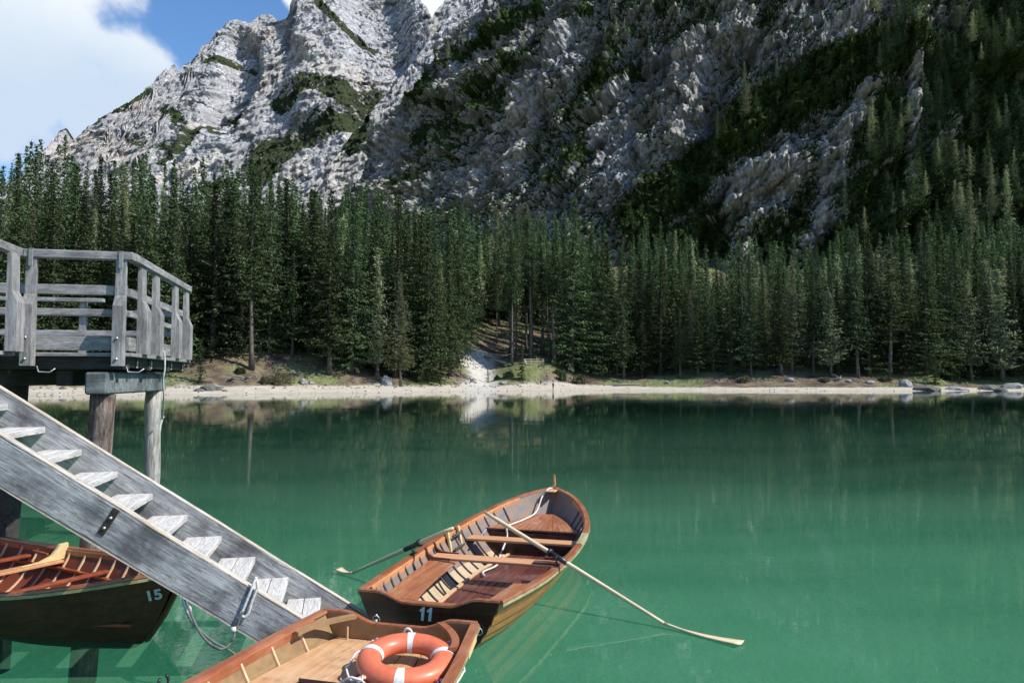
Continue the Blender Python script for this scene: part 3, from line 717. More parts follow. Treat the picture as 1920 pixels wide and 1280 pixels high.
# dwarf pine cushions over the green ledges
def scrub():
    w = VB.copy(); w[(PX < 600) | (PX > 1990) | (PY < -150) | (PY > 520)] = 0
    cell = np.linalg.norm(np.cross(np.gradient(fp, axis=1), np.gradient(fp, axis=0)), axis=-1)
    p = (w**2*cell).ravel(); p /= p.sum(); n = 17000
    i = rs.choice(len(p), n, p=p); C0 = fp.reshape(-1,3)[i]; N0 = NB.reshape(-1,3)[i]; N0 = N0*np.sign(N0[:,1:2]*-1+1e-6)
    q = 12; rad = rs.uniform(.5, 1.5, n)
    C = np.repeat(C0, q, 0); r = np.repeat(rad, q)[:,None]; nn = np.repeat(N0, q, 0)
    o = rs.normal(size=C.shape); o /= np.linalg.norm(o, axis=1)[:,None]; o[:,2] = np.abs(o[:,2])
    C = C + (o*.8 + nn*.3)*r*rs.uniform(.4, 1, (len(C),1)); D = o + np.array([0,0,.6]) + nn*.2; D /= np.linalg.norm(D, axis=1)[:,None]
    V = leafquads(C, D, (r[:,0]*rs.uniform(.7,1.3,len(C))), (r[:,0]*rs.uniform(.3,.7,len(C))), rs)
    tag(mesh_np('dwarf_pine_scrub', V, np.arange(len(V)).reshape(-1,4), M_scrub), 'dark green dwarf pine scrub covering the cliff ledges', 'scrub', kind='stuff')
scrub()
# ------------------------------------------------------------------ foreground materials
def wood(name, cols, scale=(1.2, 9, 9), rough=.75, bumpd=.004, stain=None, stain_amt=.5, coat=0., sc=1., grain=.5, cracks=True, spec=.3, wear=0.):
    t = NT(name); c = t.coord('Object', tuple(x*sc for x in scale)); cb = t.coord('Object')
    oi = t.n('ObjectInfo'); va = t.n('VectorMath', operation='ADD'); t.L.new(c, va.inputs[0]); sm = t.n('VectorMath', operation='SCALE'); sm.inputs[0].default_value = (17.3, 9.1, 5.7); t.L.new(oi.outputs['Random'], sm.inputs['Scale']); t.L.new(sm.outputs[0], va.inputs[1]); c = va.outputs[0]
    g1 = t.noise(c, 2.2, 8, .62, .7); g2 = t.noise(c, 9, 5, .6, .2); big = t.noise(cb, 1.7, 6, .65)
    col = t.mix(t.mr(g1, .30, .70), cols[0], cols[1])
    col = t.mix(t.math('MULTIPLY', t.mr(g2, .45, .75), grain), col, cols[2])
    if stain is not None: col = t.mix(t.math('MULTIPLY', t.mr(big, .45, .68), stain_amt), col, stain)
    gl = t.noise(t.coord('Object', tuple((x if x < 2 else x*2.6)*sc*.8 for x in scale)), 1.6, 6, .7, 1.2); ln = t.math('ABSOLUTE', t.math('SUBTRACT', gl, .5)); lf = t.mr(ln, .022, .0)
    if cracks: col = t.mix(t.math('MULTIPLY', lf, .75), col, tuple(x*.22 for x in cols[0]))
    if cracks:
        cr_ = t.math('MULTIPLY', t.mr(g2, .68, .72), .6); col = t.mix(cr_, col, tuple(x*.25 for x in cols[0]))
    if wear:
        wn = t.noise(t.coord('Object', (.35*scale[0] if scale[0] < 2 else 6, 2.2, 2.2)), 9, 6, .75); col = t.mix(t.math('MULTIPLY', t.mr(wn, .645, .69), wear), col, (.62,.52,.43)); dn = t.noise(cb, 3.1, 5, .7); col = t.mix(t.math('MULTIPLY', t.mr(dn, .52, .68), .45*wear), col, tuple(x*.4 for x in cols[0]))
    ns = t.noise(cb, 60, 3, .6)
    g2 = t.math('MULTIPLY_ADD', lf, -.8 if cracks else 0., g2)
    h = t.math('MULTIPLY_ADD', g2, .6, t.math('MULTIPLY_ADD', g1, 1., t.math('MULTIPLY', ns, .15)))
    r = t.mr(big, .3, .7, max(.05, rough-.1), min(1, rough+.12))
    t.pbr(col, r, spec, t.bump(h, .6, bumpd), coat=coat); return t.m
M_grey = wood('weathered_wood', ((.20,.20,.215),(.42,.42,.43),(.12,.12,.13)), stain=(.085,.085,.09), stain_amt=.6, rough=.88, spec=.15)
M_greyX = wood('weathered_rail_wood', ((.22,.215,.215),(.43,.42,.415),(.14,.14,.145)), stain=(.12,.115,.11), stain_amt=.6, rough=.88, spec=.15)
M_string = wood('stringer_wood', ((.26,.262,.27),(.52,.52,.52),(.09,.09,.095)), scale=(.8,7,7), stain=(.075,.075,.08), stain_amt=.85, rough=.88, bumpd=.008, spec=.15, grain=.65)
M_strtop = wood('worn_edge_wood', ((.46,.40,.32),(.66,.62,.56),(.36,.28,.20)), scale=(.8,7,7), stain=(.42,.30,.19), stain_amt=.5, rough=.85, bumpd=.006, spec=.15)
M_tread = wood('bleached_tread_wood', ((.50,.485,.46),(.66,.64,.61),(.38,.365,.345)), scale=(9,1.2,9), stain=(.50,.48,.45), stain_amt=.4, rough=.88, spec=.15, grain=.3)
M_darkw = wood('dark_wood', ((.030,.028,.026),(.075,.068,.06),(.02,.018,.017)), stain=(.10,.11,.10), stain_amt=.4, rough=.85, spec=.2)  # near-black base colour for the under-deck timber and one pile
M_log = wood('log_wood', ((.26,.24,.22),(.60,.58,.55),(.12,.09,.07)), scale=(9,9,.8), stain=(.20,.12,.08), stain_amt=.5, rough=.9, bumpd=.012, spec=.1, grain=.7)
M_logd = wood('brown_pile_wood', ((.10,.065,.05),(.34,.29,.26),(.06,.04,.03)), scale=(9,9,.8), stain=(.05,.03,.022), stain_amt=.75, rough=.9, bumpd=.014, spec=.1, grain=.7)
M_beam = wood('green_grey_beam_wood', ((.14,.16,.16),(.30,.33,.33),(.07,.08,.08)), scale=(9,.9,9), stain=(.05,.06,.06), stain_amt=.8, rough=.9, spec=.15)
M_varn = wood('varnished_planking', wear=.6, cols=((.44,.145,.032),(.64,.250,.062),(.30,.095,.022)), scale=(.5,9,9), rough=.36, bumpd=.0015, coat=.35, stain=(.36,.17,.06), stain_amt=.5, cracks=False, spec=.4)
M_mahog = wood('dark_mahogany', wear=.15, cols=((.030,.012,.008),(.075,.026,.014),(.018,.008,.006)), scale=(9,.5,9), rough=.30, bumpd=.001, coat=.3, stain=(.14,.06,.03), stain_amt=.25, cracks=False)
M_rail = wood('gunwale_wood', wear=1., cols=((.24,.070,.026),(.37,.125,.050),(.15,.045,.02)), scale=(.6,9,9), rough=.38, bumpd=.0015, coat=.3, stain=(.42,.22,.13), stain_amt=.35, cracks=False, spec=.4)
M_inwale = wood('inwale_wood', ((.46,.21,.09),(.60,.31,.15),(.34,.14,.06)), scale=(.6,9,9), rough=.45, bumpd=.001, coat=.15, cracks=False)
M_bench = wood('bench_varnish', wear=.7, cols=((.27,.085,.035),(.42,.17,.075),(.17,.055,.025)), scale=(.5,14,14), rough=.42, bumpd=.001, coat=.25, stain=(.52,.33,.22), stain_amt=.25, cracks=False)
M_thwart = wood('thwart_wood', ((.50,.24,.11),(.62,.33,.165),(.40,.18,.08)), scale=(9,.5,9), rough=.5, bumpd=.001, stain=(.58,.36,.22), stain_amt=.3, cracks=False)
M_floor = wood('floorboard_wood', wear=.45, cols=((.075,.022,.018),(.16,.055,.042),(.05,.018,.015)), scale=(.6,10,10), rough=.35, bumpd=.001, stain=(.30,.20,.17), stain_amt=.4, coat=.3, cracks=False)
M_pale = wood('pale_oar_wood', ((.60,.47,.29),(.74,.62,.42),(.50,.38,.22)), scale=(.7,10,10), rough=.5, bumpd=.0008, cracks=False)
M_yellow = wood('fresh_pale_wood', ((.58,.44,.20),(.68,.55,.30),(.45,.32,.14)), rough=.6, bumpd=.001, cracks=False)
M_tan = wood('tan_painted_wood', wear=.4, cols=((.30,.185,.085),(.38,.25,.125),(.24,.14,.06)), scale=(1,1,1), rough=.6, bumpd=.001, stain=(.22,.12,.06), stain_amt=.4, cracks=False)
M_worn = wood('worn_bench_wood', wear=.9, cols=((.44,.215,.085),(.62,.37,.18),(.30,.11,.04)), scale=(.45,8,8), rough=.45, bumpd=.0015, stain=(.62,.42,.26), stain_amt=.6, coat=.15, cracks=False)
M_red = wood('red_brown_paint_wood', ((.20,.042,.016),(.30,.070,.026),(.13,.03,.012)), scale=(.8,5,5), rough=.42, bumpd=.001, coat=.2, cracks=False)
M_ribl = wood('pale_rib_wood', ((.55,.36,.20),(.66,.47,.29),(.45,.27,.14)), rough=.55, bumpd=.001, cracks=False)
M_ribd = wood('dark_rib_wood', ((.045,.040,.038),(.12,.11,.105),(.03,.03,.03)), rough=.6, bumpd=.001, cracks=False)
M_rub = wood('rubbing_strip_wood', ((.30,.27,.13),(.46,.42,.24),(.15,.14,.07)), rough=.6, bumpd=.002)
def simple(name, col, rough=.5, spec=.4, metal=0., noise=.25, scale=30, coat=0):
    t = NT(name); n = t.noise(t.coord('Object'), scale, 5, .6)
    c = t.mix(t.mr(n, .3, .7), tuple(x*(1-noise) for x in col), col)
    t.pbr(c, t.mr(n, .3, .7, rough*.85, min(1, rough*1.15)), spec, t.bump(n, .3, .002), coat=coat, Metallic=metal); return t.m
M_rope = simple('rope_white', (.78,.76,.72), .9, .1, scale=120, noise=.45)
M_ropeg = simple('rope_wet_grey', (.16,.17,.16), .8, .2, scale=120, noise=.4)
M_galv = simple('galvanised_metal', (.55,.56,.57), .4, .5, .7)
M_galvd = simple('dull_strap_metal', (.30,.31,.29), .6, .4, .4)
M_iron = simple('rusty_iron', (.055,.038,.032), .6, .4, .3, .5, 25)
M_black = simple('black_plastic', (.02,.02,.022), .35, .5)
M_num = simple('number_paint', (.60,.63,.66), .6, .2)
M_ring = simple('orange_plastic', (.72,.17,.08), .42, .5, noise=.22, scale=9, coat=.1)
M_band = simple('white_tape', (.72,.72,.71), .6, .3, noise=.22, scale=40)
def inner_mat(name, low, mid, hi, z1, z2):
    t = NT(name); c = t.coord('Object'); sp = t.n('SeparateXYZ'); t.L.new(c, sp.inputs[0]); z = sp.outputs['Z']
    n = t.noise(c, 7, 5, .6); n2 = t.noise(t.coord('Object', (3,3,18)), 1.6, 4, .6)
    col = t.mix(t.mr(z, z1-.004, z1+.004), low, t.mix(t.mr(n2, .42, .58), mid, hi)); col = t.mix(t.mr(z, z2-.004, z2+.004), col, t.mix(t.mr(n, .35, .65), hi, mid))
    col = t.mix(t.math('MULTIPLY', t.mr(n, .5, .75), .3), col, (.12,.09,.07))
    t.pbr(col, .6, .25, t.bump(n, .3, .002)); return t.m
M_in11 = inner_mat('grey_and_cream_lining', (.46,.36,.24), (.17,.165,.165), (.26,.165,.11), .045, .22)
M_in2 = inner_mat('tan_lining', (.26,.17,.085), (.22,.135,.06), (.28,.18,.085), .1, .25)
M_in15 = inner_mat('red_brown_lining', (.20,.045,.018), (.17,.038,.016), (.14,.03,.013), .1, .2)
# ------------------------------------------------------------------ boats
def make_boat(name, loc, rz, label, group, spec):
    root = empty(name, loc, rz, label, 'rowing boat', group)
    US = [i/44 for i in range(45)]; K = 8
    mb = MB()
    for side in (1, -1):
        for k in range(K):
            w0, w1 = k/K, (k+1)/K
            V = []; F = []
            for u in US:
                lo = hp(u, w0, side); hi = hp(u, w1, side); q = .010 if k else 0
                V += [hi, lo.lerp(hi, .5)+Vector((0, side*q*.5, 0)), lo + Vector((0, side*q, -.002)), lo]
            for i in range(44):
                for j in range(3): F.append([i*4+j, (i+1)*4+j, (i+1)*4+j+1, i*4+j+1])
            mb.add(V, F, 0)
    hull = mb.build('hull', spec['hull'], root, False)
    mb = MB(); V = []; F = []; NW = 14
    for i, u in enumerate(US):
        for side in (1, -1):
            for j in range(NW+1): V.append(hp(u, max(.03, j/NW), side, .024))
    st = 2*(NW+1)
    for i in range(44):
        for sd in range(2):
            for j in range(NW):
                a = i*st + sd*(NW+1) + j; F.append([a, a+1, a+st+1, a+st])
        F.append([i*st, i*st+NW+1, (i+1)*st+NW+1, (i+1)*st])
    mb.add(V, F); mb.build('lining', spec['lining'], root, True)
    def sweep(secs, u0=0, u1=1, side=1, n=50, x_off=0):
        m = MB(); V = []; c = len(secs)
        for i in range(n+1):
            u = u0 + (u1-u0)*i/n; b = hull_b(u)*BB_S; s = hull_s(u)+BDZ; up = min(1, u+.01); tb_ = (hull_b(up)-hull_b(up-.02))*BB_S/(.02*BL); nl = math.hypot(1, tb_); ny = 1/nl; nx = -tb_/nl
            for (dy, dz) in secs:
                y = b + dy*ny; V.append((u*BL + dy*nx + x_off, side*max(.003, y), s + dz))
        F = [[i*c+j, i*c+(j+1) % c, (i+1)*c+(j+1) % c, (i+1)*c+j] for i in range(n) for j in range(c)]
        F += [list(range(c)), [n*c+j for j in range(c)][::-1]]
        m.add(V, F); return m
    for side in (1, -1):
        sweep([(-.048,.0),(-.042,.022),(.022,.022),(.03,.0),(.018,-.008),(-.035,-.008)], side=side).build('gunwale', spec['rail'], root)
        sweep([(-.056,-.004),(-.046,.004),(-.040,-.065),(-.056,-.065)], .035, .90, side=side).build('inwale', spec['inwale'], root)
        sweep([(.012,-.012),(.030,-.006),(.030,-.034),(.012,-.038)], side=side).build('rubbing_strip', spec['rub'], root)
    # transom with the scooped top
    b0 = hull_b(0)*BB_S; s0 = float(hull_s(0)+BDZ); m = MB(); V = []; n = 40
    sec = [hp(0, j/60, 1) for j in range(61)]; sy = [p.y for p in sec]; sz = [p.z for p in sec]
    def ztop(y):
        t = abs(y)/b0; q = min(1, max(0, (t-.30)/.42)); q = q*q*(3-2*q); return s0 - .080*(1-q) + .012
    for i in range(n+1):
        y = -b0 + 2*b0*i/n; zb = float(np.interp(min(abs(y), b0*.9995), sy, sz)); zt = max(zb+.01, ztop(y))
        V += [(-.036,y,zb),(-.036,y,zt),(0.004,y,zt),(0.004,y,zb)]
    F = [[i*4+j, i*4+(j+1) % 4, (i+1)*4+(j+1) % 4, (i+1)*4+j] for i in range(n) for j in range(4)] + [[0,1,2,3],[n*4+3,n*4+2,n*4+1,n*4]]
    m.add(V, F); m.m = [1 if (i % 4) == 2 and i < 4*n else 0 for i in range(len(F))]
    tr = m.build('transom', [spec['transom'], spec['transom_in']], root, fix=False)
    for p in tr.data.polygons: p.material_index = 1 if p.center.x > -.0 else 0
    m = MB(); V = []
    for i in range(n+1):
        y = -b0 + 2*b0*i/n; zt = ztop(y); V += [(-.043,y,zt-.004),(-.040,y,zt+.014),(.008,y,zt+.014),(.011,y,zt-.004)]
    m.add(V, F); m.build('transom_cap', spec['rail'], root)
    # ribs
    for x in spec['ribs']:
        for side in (1, -1):
            u = x/BL; pts = [hp(u, w, side, .026) for w in np.linspace(.12, .965, 15)]
            mm = MB(); V = []; rw = spec.get('ribw', .014)
            for i, p in enumerate(pts):
                t_ = (pts[min(i+1,14)] - pts[max(i-1,0)]).normalized(); nn = t_.cross(Vector((1,0,0))); nn = nn if nn.y*side < 0 else -nn
                for dx, dn in ((-rw,-.006),(-rw*.8,.016),(rw*.8,.016),(rw,-.006)): V.append(p + Vector((dx,0,0)) + nn*dn)
            mm.add(V, [[i*4+j, i*4+(j+1) % 4, (i+1)*4+(j+1) % 4, (i+1)*4+j] for i in range(14) for j in range(4)] + [[0,1,2,3],[59,58,57,56]])
            mm.build('rib', spec['rib'], root)
    def yin(x, z, ins=.03):
        """inner half breadth at x, height z"""
        u = min(.999, x/BL); ws = np.linspace(.02, 1, 60); P = [hp(u, w, 1, ins) for w in ws]; return float(np.interp(z, [p.z for p in P], [p.y for p in P]))
    def board(name, x0, x1, ya, yb, z, th, mat, npl=1, gap=.006, par=root, nx=12):
        """boards running fore and aft between edge curves ya(x)..yb(x)"""
        mm = MB()
        for k in range(npl):
            V = []
            for i in range(nx+1):
                x = x0 + (x1-x0)*i/nx; a, b = ya(x), yb(x); y0 = a + (b-a)*k/npl + gap/2; y1 = a + (b-a)*(k+1)/npl - gap/2
                zz = z(x) if callable(z) else z
                V += [(x,y0,zz-th),(x,y0,zz-.003),(x,y0+.003,zz),(x,y1-.003,zz),(x,y1,zz-.003),(x,y1,zz-th)]
            F = [[i*6+j, i*6+(j+1) % 6, (i+1)*6+(j+1) % 6, (i+1)*6+j] for i in range(nx) for j in range(6)] + [list(range(6)), [nx*6+j for j in range(6)][::-1]]
            mm.add(V, F)
        return mm.build(name, mat, par)
    spec['extra'](root, board, yin, sweep, hull, tr)
    return root
def text_mesh(name, s, size, mat, parent, M, bold=.0):
    cu = bpy.data.curves.new(name, 'FONT'); cu.body = s; cu.size = size; cu.extrude = .0015; cu.offset = bold; cu.align_x = 'CENTER'; cu.space_character = 1.0; cu.resolution_u = 6
    o = bpy.data.objects.new(name+'_tmp', cu); COL.objects.link(o)
    dg = bpy.context.evaluated_depsgraph_get(); dg.update(); me = bpy.data.meshes.new_from_object(o.evaluated_get(dg)); bpy.data.objects.remove(o); bpy.data.curves.remove(cu)
    me.materials.clear(); me.materials.append(mat); me.name = name
    o = bpy.data.objects.new(name, me); COL.objects.link(o); o.parent = parent; o.matrix_local = M; return o
def frameM(o, x, y, z):
    """matrix with axes x,y,z at o"""
    M = Matrix.Identity(4)
    for i, v in enumerate((x, y, z)):
        for j in range(3): M[j][i] = v[j]
    for j in range(3): M[j][3] = o[j]
    return M
def digit_one(cx, h):
    """outline of a slanted numeral one as a thin plate in local (x right, y up)"""
    p = [(.0,.0),(.22,.0),(.22,1.),(.06,1.),(-.02,.88),(-.16,.80),(-.16,.62),(-.06,.66),(.0,.70)]
    return [((x+.10*y)*h+cx, y*h) for x, y in p]
def iron_ring(parent, x, y, z, nrm, r=.034):
    m = MB(); n = nrm.normalized(); a = n.cross(Vector((0,0,1))).normalized(); c = Vector((x,y,z)) + n*.02 - Vector((0,0,r))
    m.tube([c + a*math.cos(t)*r + Vector((0,0,1))*math.sin(t)*r + n*.01*math.sin(t) for t in np.linspace(0, 2*math.pi, 20, endpoint=False)], .0042, 7, closed=True)
    m.tube([Vector((x,y,z)), Vector((x,y,z))+n*.03], .012, 8); m.tube([Vector((x,y,z+.008))+n*.012, Vector((x,y,z-.004))+n*.032], .007, 6)
    return m.build('mooring_ring', M_galv, parent, True)
def oarlock(parent, u, side, mat, open_=False):
    b = float(hull_b(u)*BB_S)-.012; s = float(hull_s(u)+BDZ)+.022; m = MB(); c = Vector((u*BL, side*b, s))
    m.box(c+Vector((0,0,.006)), (.13,.05,.014), bev=.004)
    m.tube([c, c+Vector((0,0,.035))], .010, 8)
    pts = [c+Vector((.045*math.sin(t)*(1.0), 0, .075-.045*math.cos(t)*1.0)) for t in np.linspace(-2.5, 2.5, 15)]
    m.tube(pts, [.008+.003*math.cos(i/14*math.pi*2) for i in range(15)], 7)
    return m.build('oarlock', mat, parent, True)
def box_M(x, y, z): return Euler((x, y, z)).to_matrix()
def extra11(root, board, yin, sweep, hull, tr):
    board('floorboards', .42, 3.75, lambda x: -.46*min(1, 1.15-abs(x-2)/4), lambda x: .46*min(1, 1.15-abs(x-2)/4)-.10, .005, .02, M_floor, 9, .009)
    board('floor_edge', .42, 3.75, lambda x: .46*min(1, 1.15-abs(x-2)/4)-.10, lambda x: .46*min(1, 1.15-abs(x-2)/4)-.055, .02, .03, M_ribl)
    board('stern_bench', .012, .40, lambda x: -yin(x,.26), lambda x: yin(x,.26)-.005, .262, .022, M_bench, 8)
    board('side_bench', .41, 1.95, lambda x: yin(x,.25)-.34, lambda x: yin(x,.25), .262, .022, M_bench, 3, .003)
    board('side_bench', .41, 1.25, lambda x: -yin(x,.25), lambda x: -yin(x,.25)+.30, .262, .022, M_bench, 3, .003)
    for x in (1.98, 3.10):
        m = MB(); w = yin(x+.1,.27)-.01; m.box((x+.1, 0, .275), (.225, 2*w, .032), bev=.005); m.build('thwart', M_thwart, root)
    # bow bench of radiating boards
    m = MB(); P0 = Vector((4.72, .0, .36)); x0 = 3.72; n = 15; wl = yin(x0,.30)-.005
    for k in range(n):
        a, b = -wl+2*wl*k/n+.003, -wl+2*wl*(k+1)/n-.003
        xa = x0
        def edge(y):
            p = Vector((xa, y, .315)); q = P0 + Vector((0, y*.22, 0)); 
            return [p.lerp(q, s) for s in np.linspace(0, 1, 6)]
        ea, eb = edge(a), edge(b)
        for e in (ea, eb):
            for p in e: p.y = math.copysign(min(abs(p.y), yin(min(p.x,5.1), p.z)-.003), p.y)
        V = [p for e in (ea, eb) for p in e]; V2 = [p-Vector((0,0,.02)) for p in V]
        F = [[i, i+1, 6+i+1, 6+i] for i in range(5)]; G = [[x+12 for x in f][::-1] for f in F]
        m.add(V+V2, F+G+[[0,6,18,12],[i for i in (5,17,23,11)]]+[[i,12+i,13+i,i+1] for i in range(5)]+[[6+i,7+i,19+i,18+i] for i in range(5)])
    bb = m.build('bow_bench', M_bench, root)
    m = MB(); m.box((x0+.01, 0, .235), (.02, 2*wl, .06)); m.build('apron', M_floor, bb)
    m = MB(); m.box((3.55,0,.08),(.02,1.2,.16)); m.build('bulkhead', M_mahog, root)
    # curved knees where bench and thwart meet
    for x in (1.93, 2.23):
        m = MB(); w = yin(x,.40)
        pts = [(w-.015,.41),(w-.035,.40),(w-.06,.34),(w-.12,.305),(w-.24,.298),(w-.34,.296),(w-.345,.28),(w-.015,.28)]
        V = [(x-.014,a,b) for a,b in pts]+[(x+.014,a,b) for a,b in pts]; k = len(pts)
        m.add(V, [list(range(k)), list(range(k,2*k))[::-1]]+[[i,(i+1)%k,(i+1)%k+k,i+k] for i in range(k)]); m.build('knee', M_floor, root)
    # small slatted foot frame leaning on the port side
    m = MB()
    for x in (2.62, 2.98):
        w = yin(x,.42); m.box((x, w-.075, .335), (.05,.03,.27), box_M(R(-12),0,0), .004)
    m.build('backrest_slats', M_yellow, root)
    m = MB(); w = yin(2.8,.3); m.box((2.8,w-.09,.24),(.36,.02,.03),bev=.003); m.box((2.8,w-.055,.40),(.36,.018,.03),bev=.003); m.build('backrest_rail', M_ribd, root)
    # grey spar lying along the side, dark ledge to starboard
    m = MB(); m.tube([(3.02,.60,.23),(3.60,.62,.31)], .014, 7); m.build('side_spar', M_greyX, root)
    m = MB(); m.box((2.02,-.62,.30),(.10,.30,.03),bev=.004); m.box((2.28,-.66,.30),(.08,.24,.03),bev=.004); m.build('footrest', M_floor, root)
    m = MB(); m.tube([hp(1, w, 1)+Vector((.012,0,0)) for w in (.02,.3,.6,.85,1)]+[Vector((5.18,0,.74)),Vector((5.17,0,.90))], [.03,.03,.03,.03,.028,.024,.016], 6); m.build('stem_post', M_inwale, root)
    m = MB(); m.box((4.98,0,.675),(.22,.16,.02),bev=.005); m.build('breasthook', M_worn, root)
    iron_ring(root, -.037, .49, .235, Vector((-1,0,0))); iron_ring(root, -.037, -.50, .215, Vector((-1,0,0)))
    V = []; F = []
    for cx in (-.058, .014):
        o = digit_one(cx, .122); k = len(o); b = len(V)
        V += [(-.0375, -x-.0, z+.222) for x, z in o] + [(-.0405, -x-.0, z+.222) for x, z in o]
        F += [[b+i for i in range(k)][::-1], [b+k+i for i in range(k)]] + [[b+i, b+(i+1)%k, b+k+(i+1)%k, b+k+i] for i in range(k)]
    m = MB(); m.add(V, F); m.build('number', M_num, root)
    oarlock(root, .315, 1, M_black); oarlock(root, .30, -1, M_black)
    m = MB(); b = float(hull_b(.66)*BB_S); m.tube([(3.35,-b+.07,.40),(3.42,-b+.09,.43),(3.50,-b+.06,.40),(3.44,-b+.05,.36)], .008, 6, closed=True); m.build('shackle', M_galv, root, True)
    m = MB(); V = []
    sweep([(-.052,.0),(-.046,.026),(.026,.026),(.034,.0)], .50, .60, -1, 8).build('gunwale_patch', M_rub, root)
SP11 = dict(hull=M_varn, lining=M_in11, rail=M_rail, inwale=M_inwale, rub=M_rub, transom=M_mahog, transom_in=M_bench, rib=M_ribd, ribs=np.arange(.30, 4.5, .235), extra=extra11)
B11 = make_boat('rowing_boat', (-.760, 6.904, 0), 1.2913, 'varnished wooden rowing boat number 11 with its two oars out, floating in the centre', 'wooden rowing boats', SP11)
def extra2(root, board, yin, sweep, hull, tr):
    board('floorboards', .9, 4.0, lambda x: -.45, lambda x: .45, .005, .02, M_floor, 9, .009)
    board('stern_bench', .012, .86, lambda x: -yin(x,.22)+.30, lambda x: yin(x,.22)-.30, .232, .024, M_worn, 4, .005)
    board('side_bench', .012, 2.3, lambda x: -yin(x,.22), lambda x: -yin(x,.22)+.295, .232, .024, M_worn, 1, .004)
    board('side_bench', .012, 2.3, lambda x: yin(x,.22)-.295, lambda x: yin(x,.22), .232, .024, M_worn, 1, .004)
    m = MB(); m.box((.85,0,.17),(.022,.9,.12)); m.build('bench_front', M_floor, root)
    m = MB(); m.box((2.4,0,.275),(.22,1.7,.03),bev=.005); m.build('thwart', M_thwart, root)
    # corner braces between transom and gunwales
    for side, mt in ((-1, M_yellow), (1, M_rail)):
        m = MB(); pts = []
        b0 = float(hull_b(0)*BB_S)
        for t in np.linspace(0, 1, 9): pts.append((.012 + .46*t, side*(b0-.30 + .27*math.sin(t*math.pi/2)**.9), .425 - .02*t))
        V = []
        for i, (x, y, z) in enumerate(pts): w = .026; V += [(x+w*.5,y-side*w,z-.022),(x+w*.5,y-side*w,z+.010),(x-w*.5,y+side*w,z+.010),(x-w*.5,y+side*w,z-.022)]
        m.add(V, [[i*4+j, i*4+(j+1)%4, (i+1)*4+(j+1)%4, (i+1)*4+j] for i in range(8) for j in range(4)]+[[0,1,2,3],[35,34,33,32]]); m.build('corner_brace', M_tan if side < 0 else M_rail, root)
    # sternpost block inside the transom
    m = MB(); m.box((.028,0,.27),(.045,.075,.075),bev=.006); m.box((.024,-.055,.17),(.03,.015,.2)); m.build('sculling_block', M_tan, root)
    m = MB(); m.tube([(.035,-.435,.23),(.035,-.435,.34)], .009, 6); m.build('brace_pin', M_ribl, root)
    V = []; F = []
    m = MB(); c = Vector((.012, .10, .325))
    m.tube([c+Vector((0, .032*math.cos(t), .032*math.sin(t))) for t in np.linspace(0, 2*math.pi, 20, endpoint=False)], [.012]*20, 7, closed=True); m.build('eyelet', M_band, root, True)
    oarlock(root, .33, 1, M_black); oarlock(root, .33, -1, M_black)
    sweep([(.026,.0),(.034,.002),(.034,-.05),(.026,-.05)], .035, .10, 1, 6).build('gunwale_patch', M_yellow, root)
SP2 = dict(hull=M_varn, lining=M_in2, rail=M_rail, inwale=M_rail, rub=M_rub, transom=M_mahog, transom_in=M_tan, rib=M_ribl, ribs=np.arange(.36, 4.4, .33), ribw=.013, extra=extra2)
B2 = make_boat('rowing_boat', (-.947, 6.281, 0), -1.8347, 'wooden rowing boat with pale worn benches carrying the orange life ring, stern towards the lake', 'wooden rowing boats', SP2)
def extra15(root, board, yin, sweep, hull, tr):
    # stringers along the inside, thwarts and end knee
    for side in (1, -1):
        m = MB(); V = []
        xs = np.linspace(.3, 4.75, 30)
        for x in xs:
            y = yin(x, .19)-.03; V += [(x,side*(y-.02),.18),(x,side*(y-.02),.205),(x,side*(y+.03),.205),(x,side*(y+.03),.18)]
        m.add(V, [[i*4+j, i*4+(j+1)%4, (i+1)*4+(j+1)%4, (i+1)*4+j] for i in range(29) for j in range(4)]+[[0,1,2,3],[119,118,117,116]]); m.build('bench_riser', M_red, root)
    for x in (2.05, 3.0): 
        m = MB(); w = yin(x,.26)-.01; m.box((x,0,.26),(.16 if x<2.5 else .09,2*w,.03),bev=.005); m.build('thwart', M_inwale if x < 2.5 else M_red, root)
    m = MB(); w = yin(1.45,.26); m.box((1.45,0,.262),(.10,2*w-.02,.03),bev=.005); m.build('thwart', M_red, root)
    x = 2.05; w = yin(x,.43); m = MB()
    pts = [(w+.0,.46),(w-.10,.455),(w-.13,.40),(w-.20,.335),(w-.32,.295),(w-.52,.279),(w-.0,.279)]
    k = len(pts); V = [(x-.02,a,b) for a,b in pts]+[(x+.02,a,b) for a,b in pts]
    m.add(V, [list(range(k)), list(range(k,2*k))[::-1]]+[[i,(i+1)%k,(i+1)%k+k,i+k] for i in range(k)]); m.build('knee', M_yellow, root)
    m = MB(); m.box((1.75, .72, .33), (.34,.03,.03), box_M(0,0,R(-4)), .004); m.build('cleat_rail', M_red, root)
    m = MB(); m.tube([hp(1, w, 1)+Vector((.012,0,0)) for w in (.02,.3,.6,.85,1)]+[Vector((5.18,0,.76))], [.03,.03,.03,.03,.028,.024], 6); m.build('stem_post', M_mahog, root)
    m = MB(); m.box((4.97,0,.665),(.26,.18,.02),bev=.005); m.build('breasthook', M_red, root)
    oarlock(root, .60, 1, M_galv)
    u = .980; p = hp(u, .93, -1); q = hp(u+.02, .93, -1); r = hp(u, .80, -1)
    ax = (q-p).normalized(); up = (p-r).normalized(); nz = ax.cross(up).normalized(); up = nz.cross(ax)
    text_mesh('number', '15', .145, M_num, root, frameM(hp(u, .80, -1) + nz*.016, ax, up, nz), .0045)
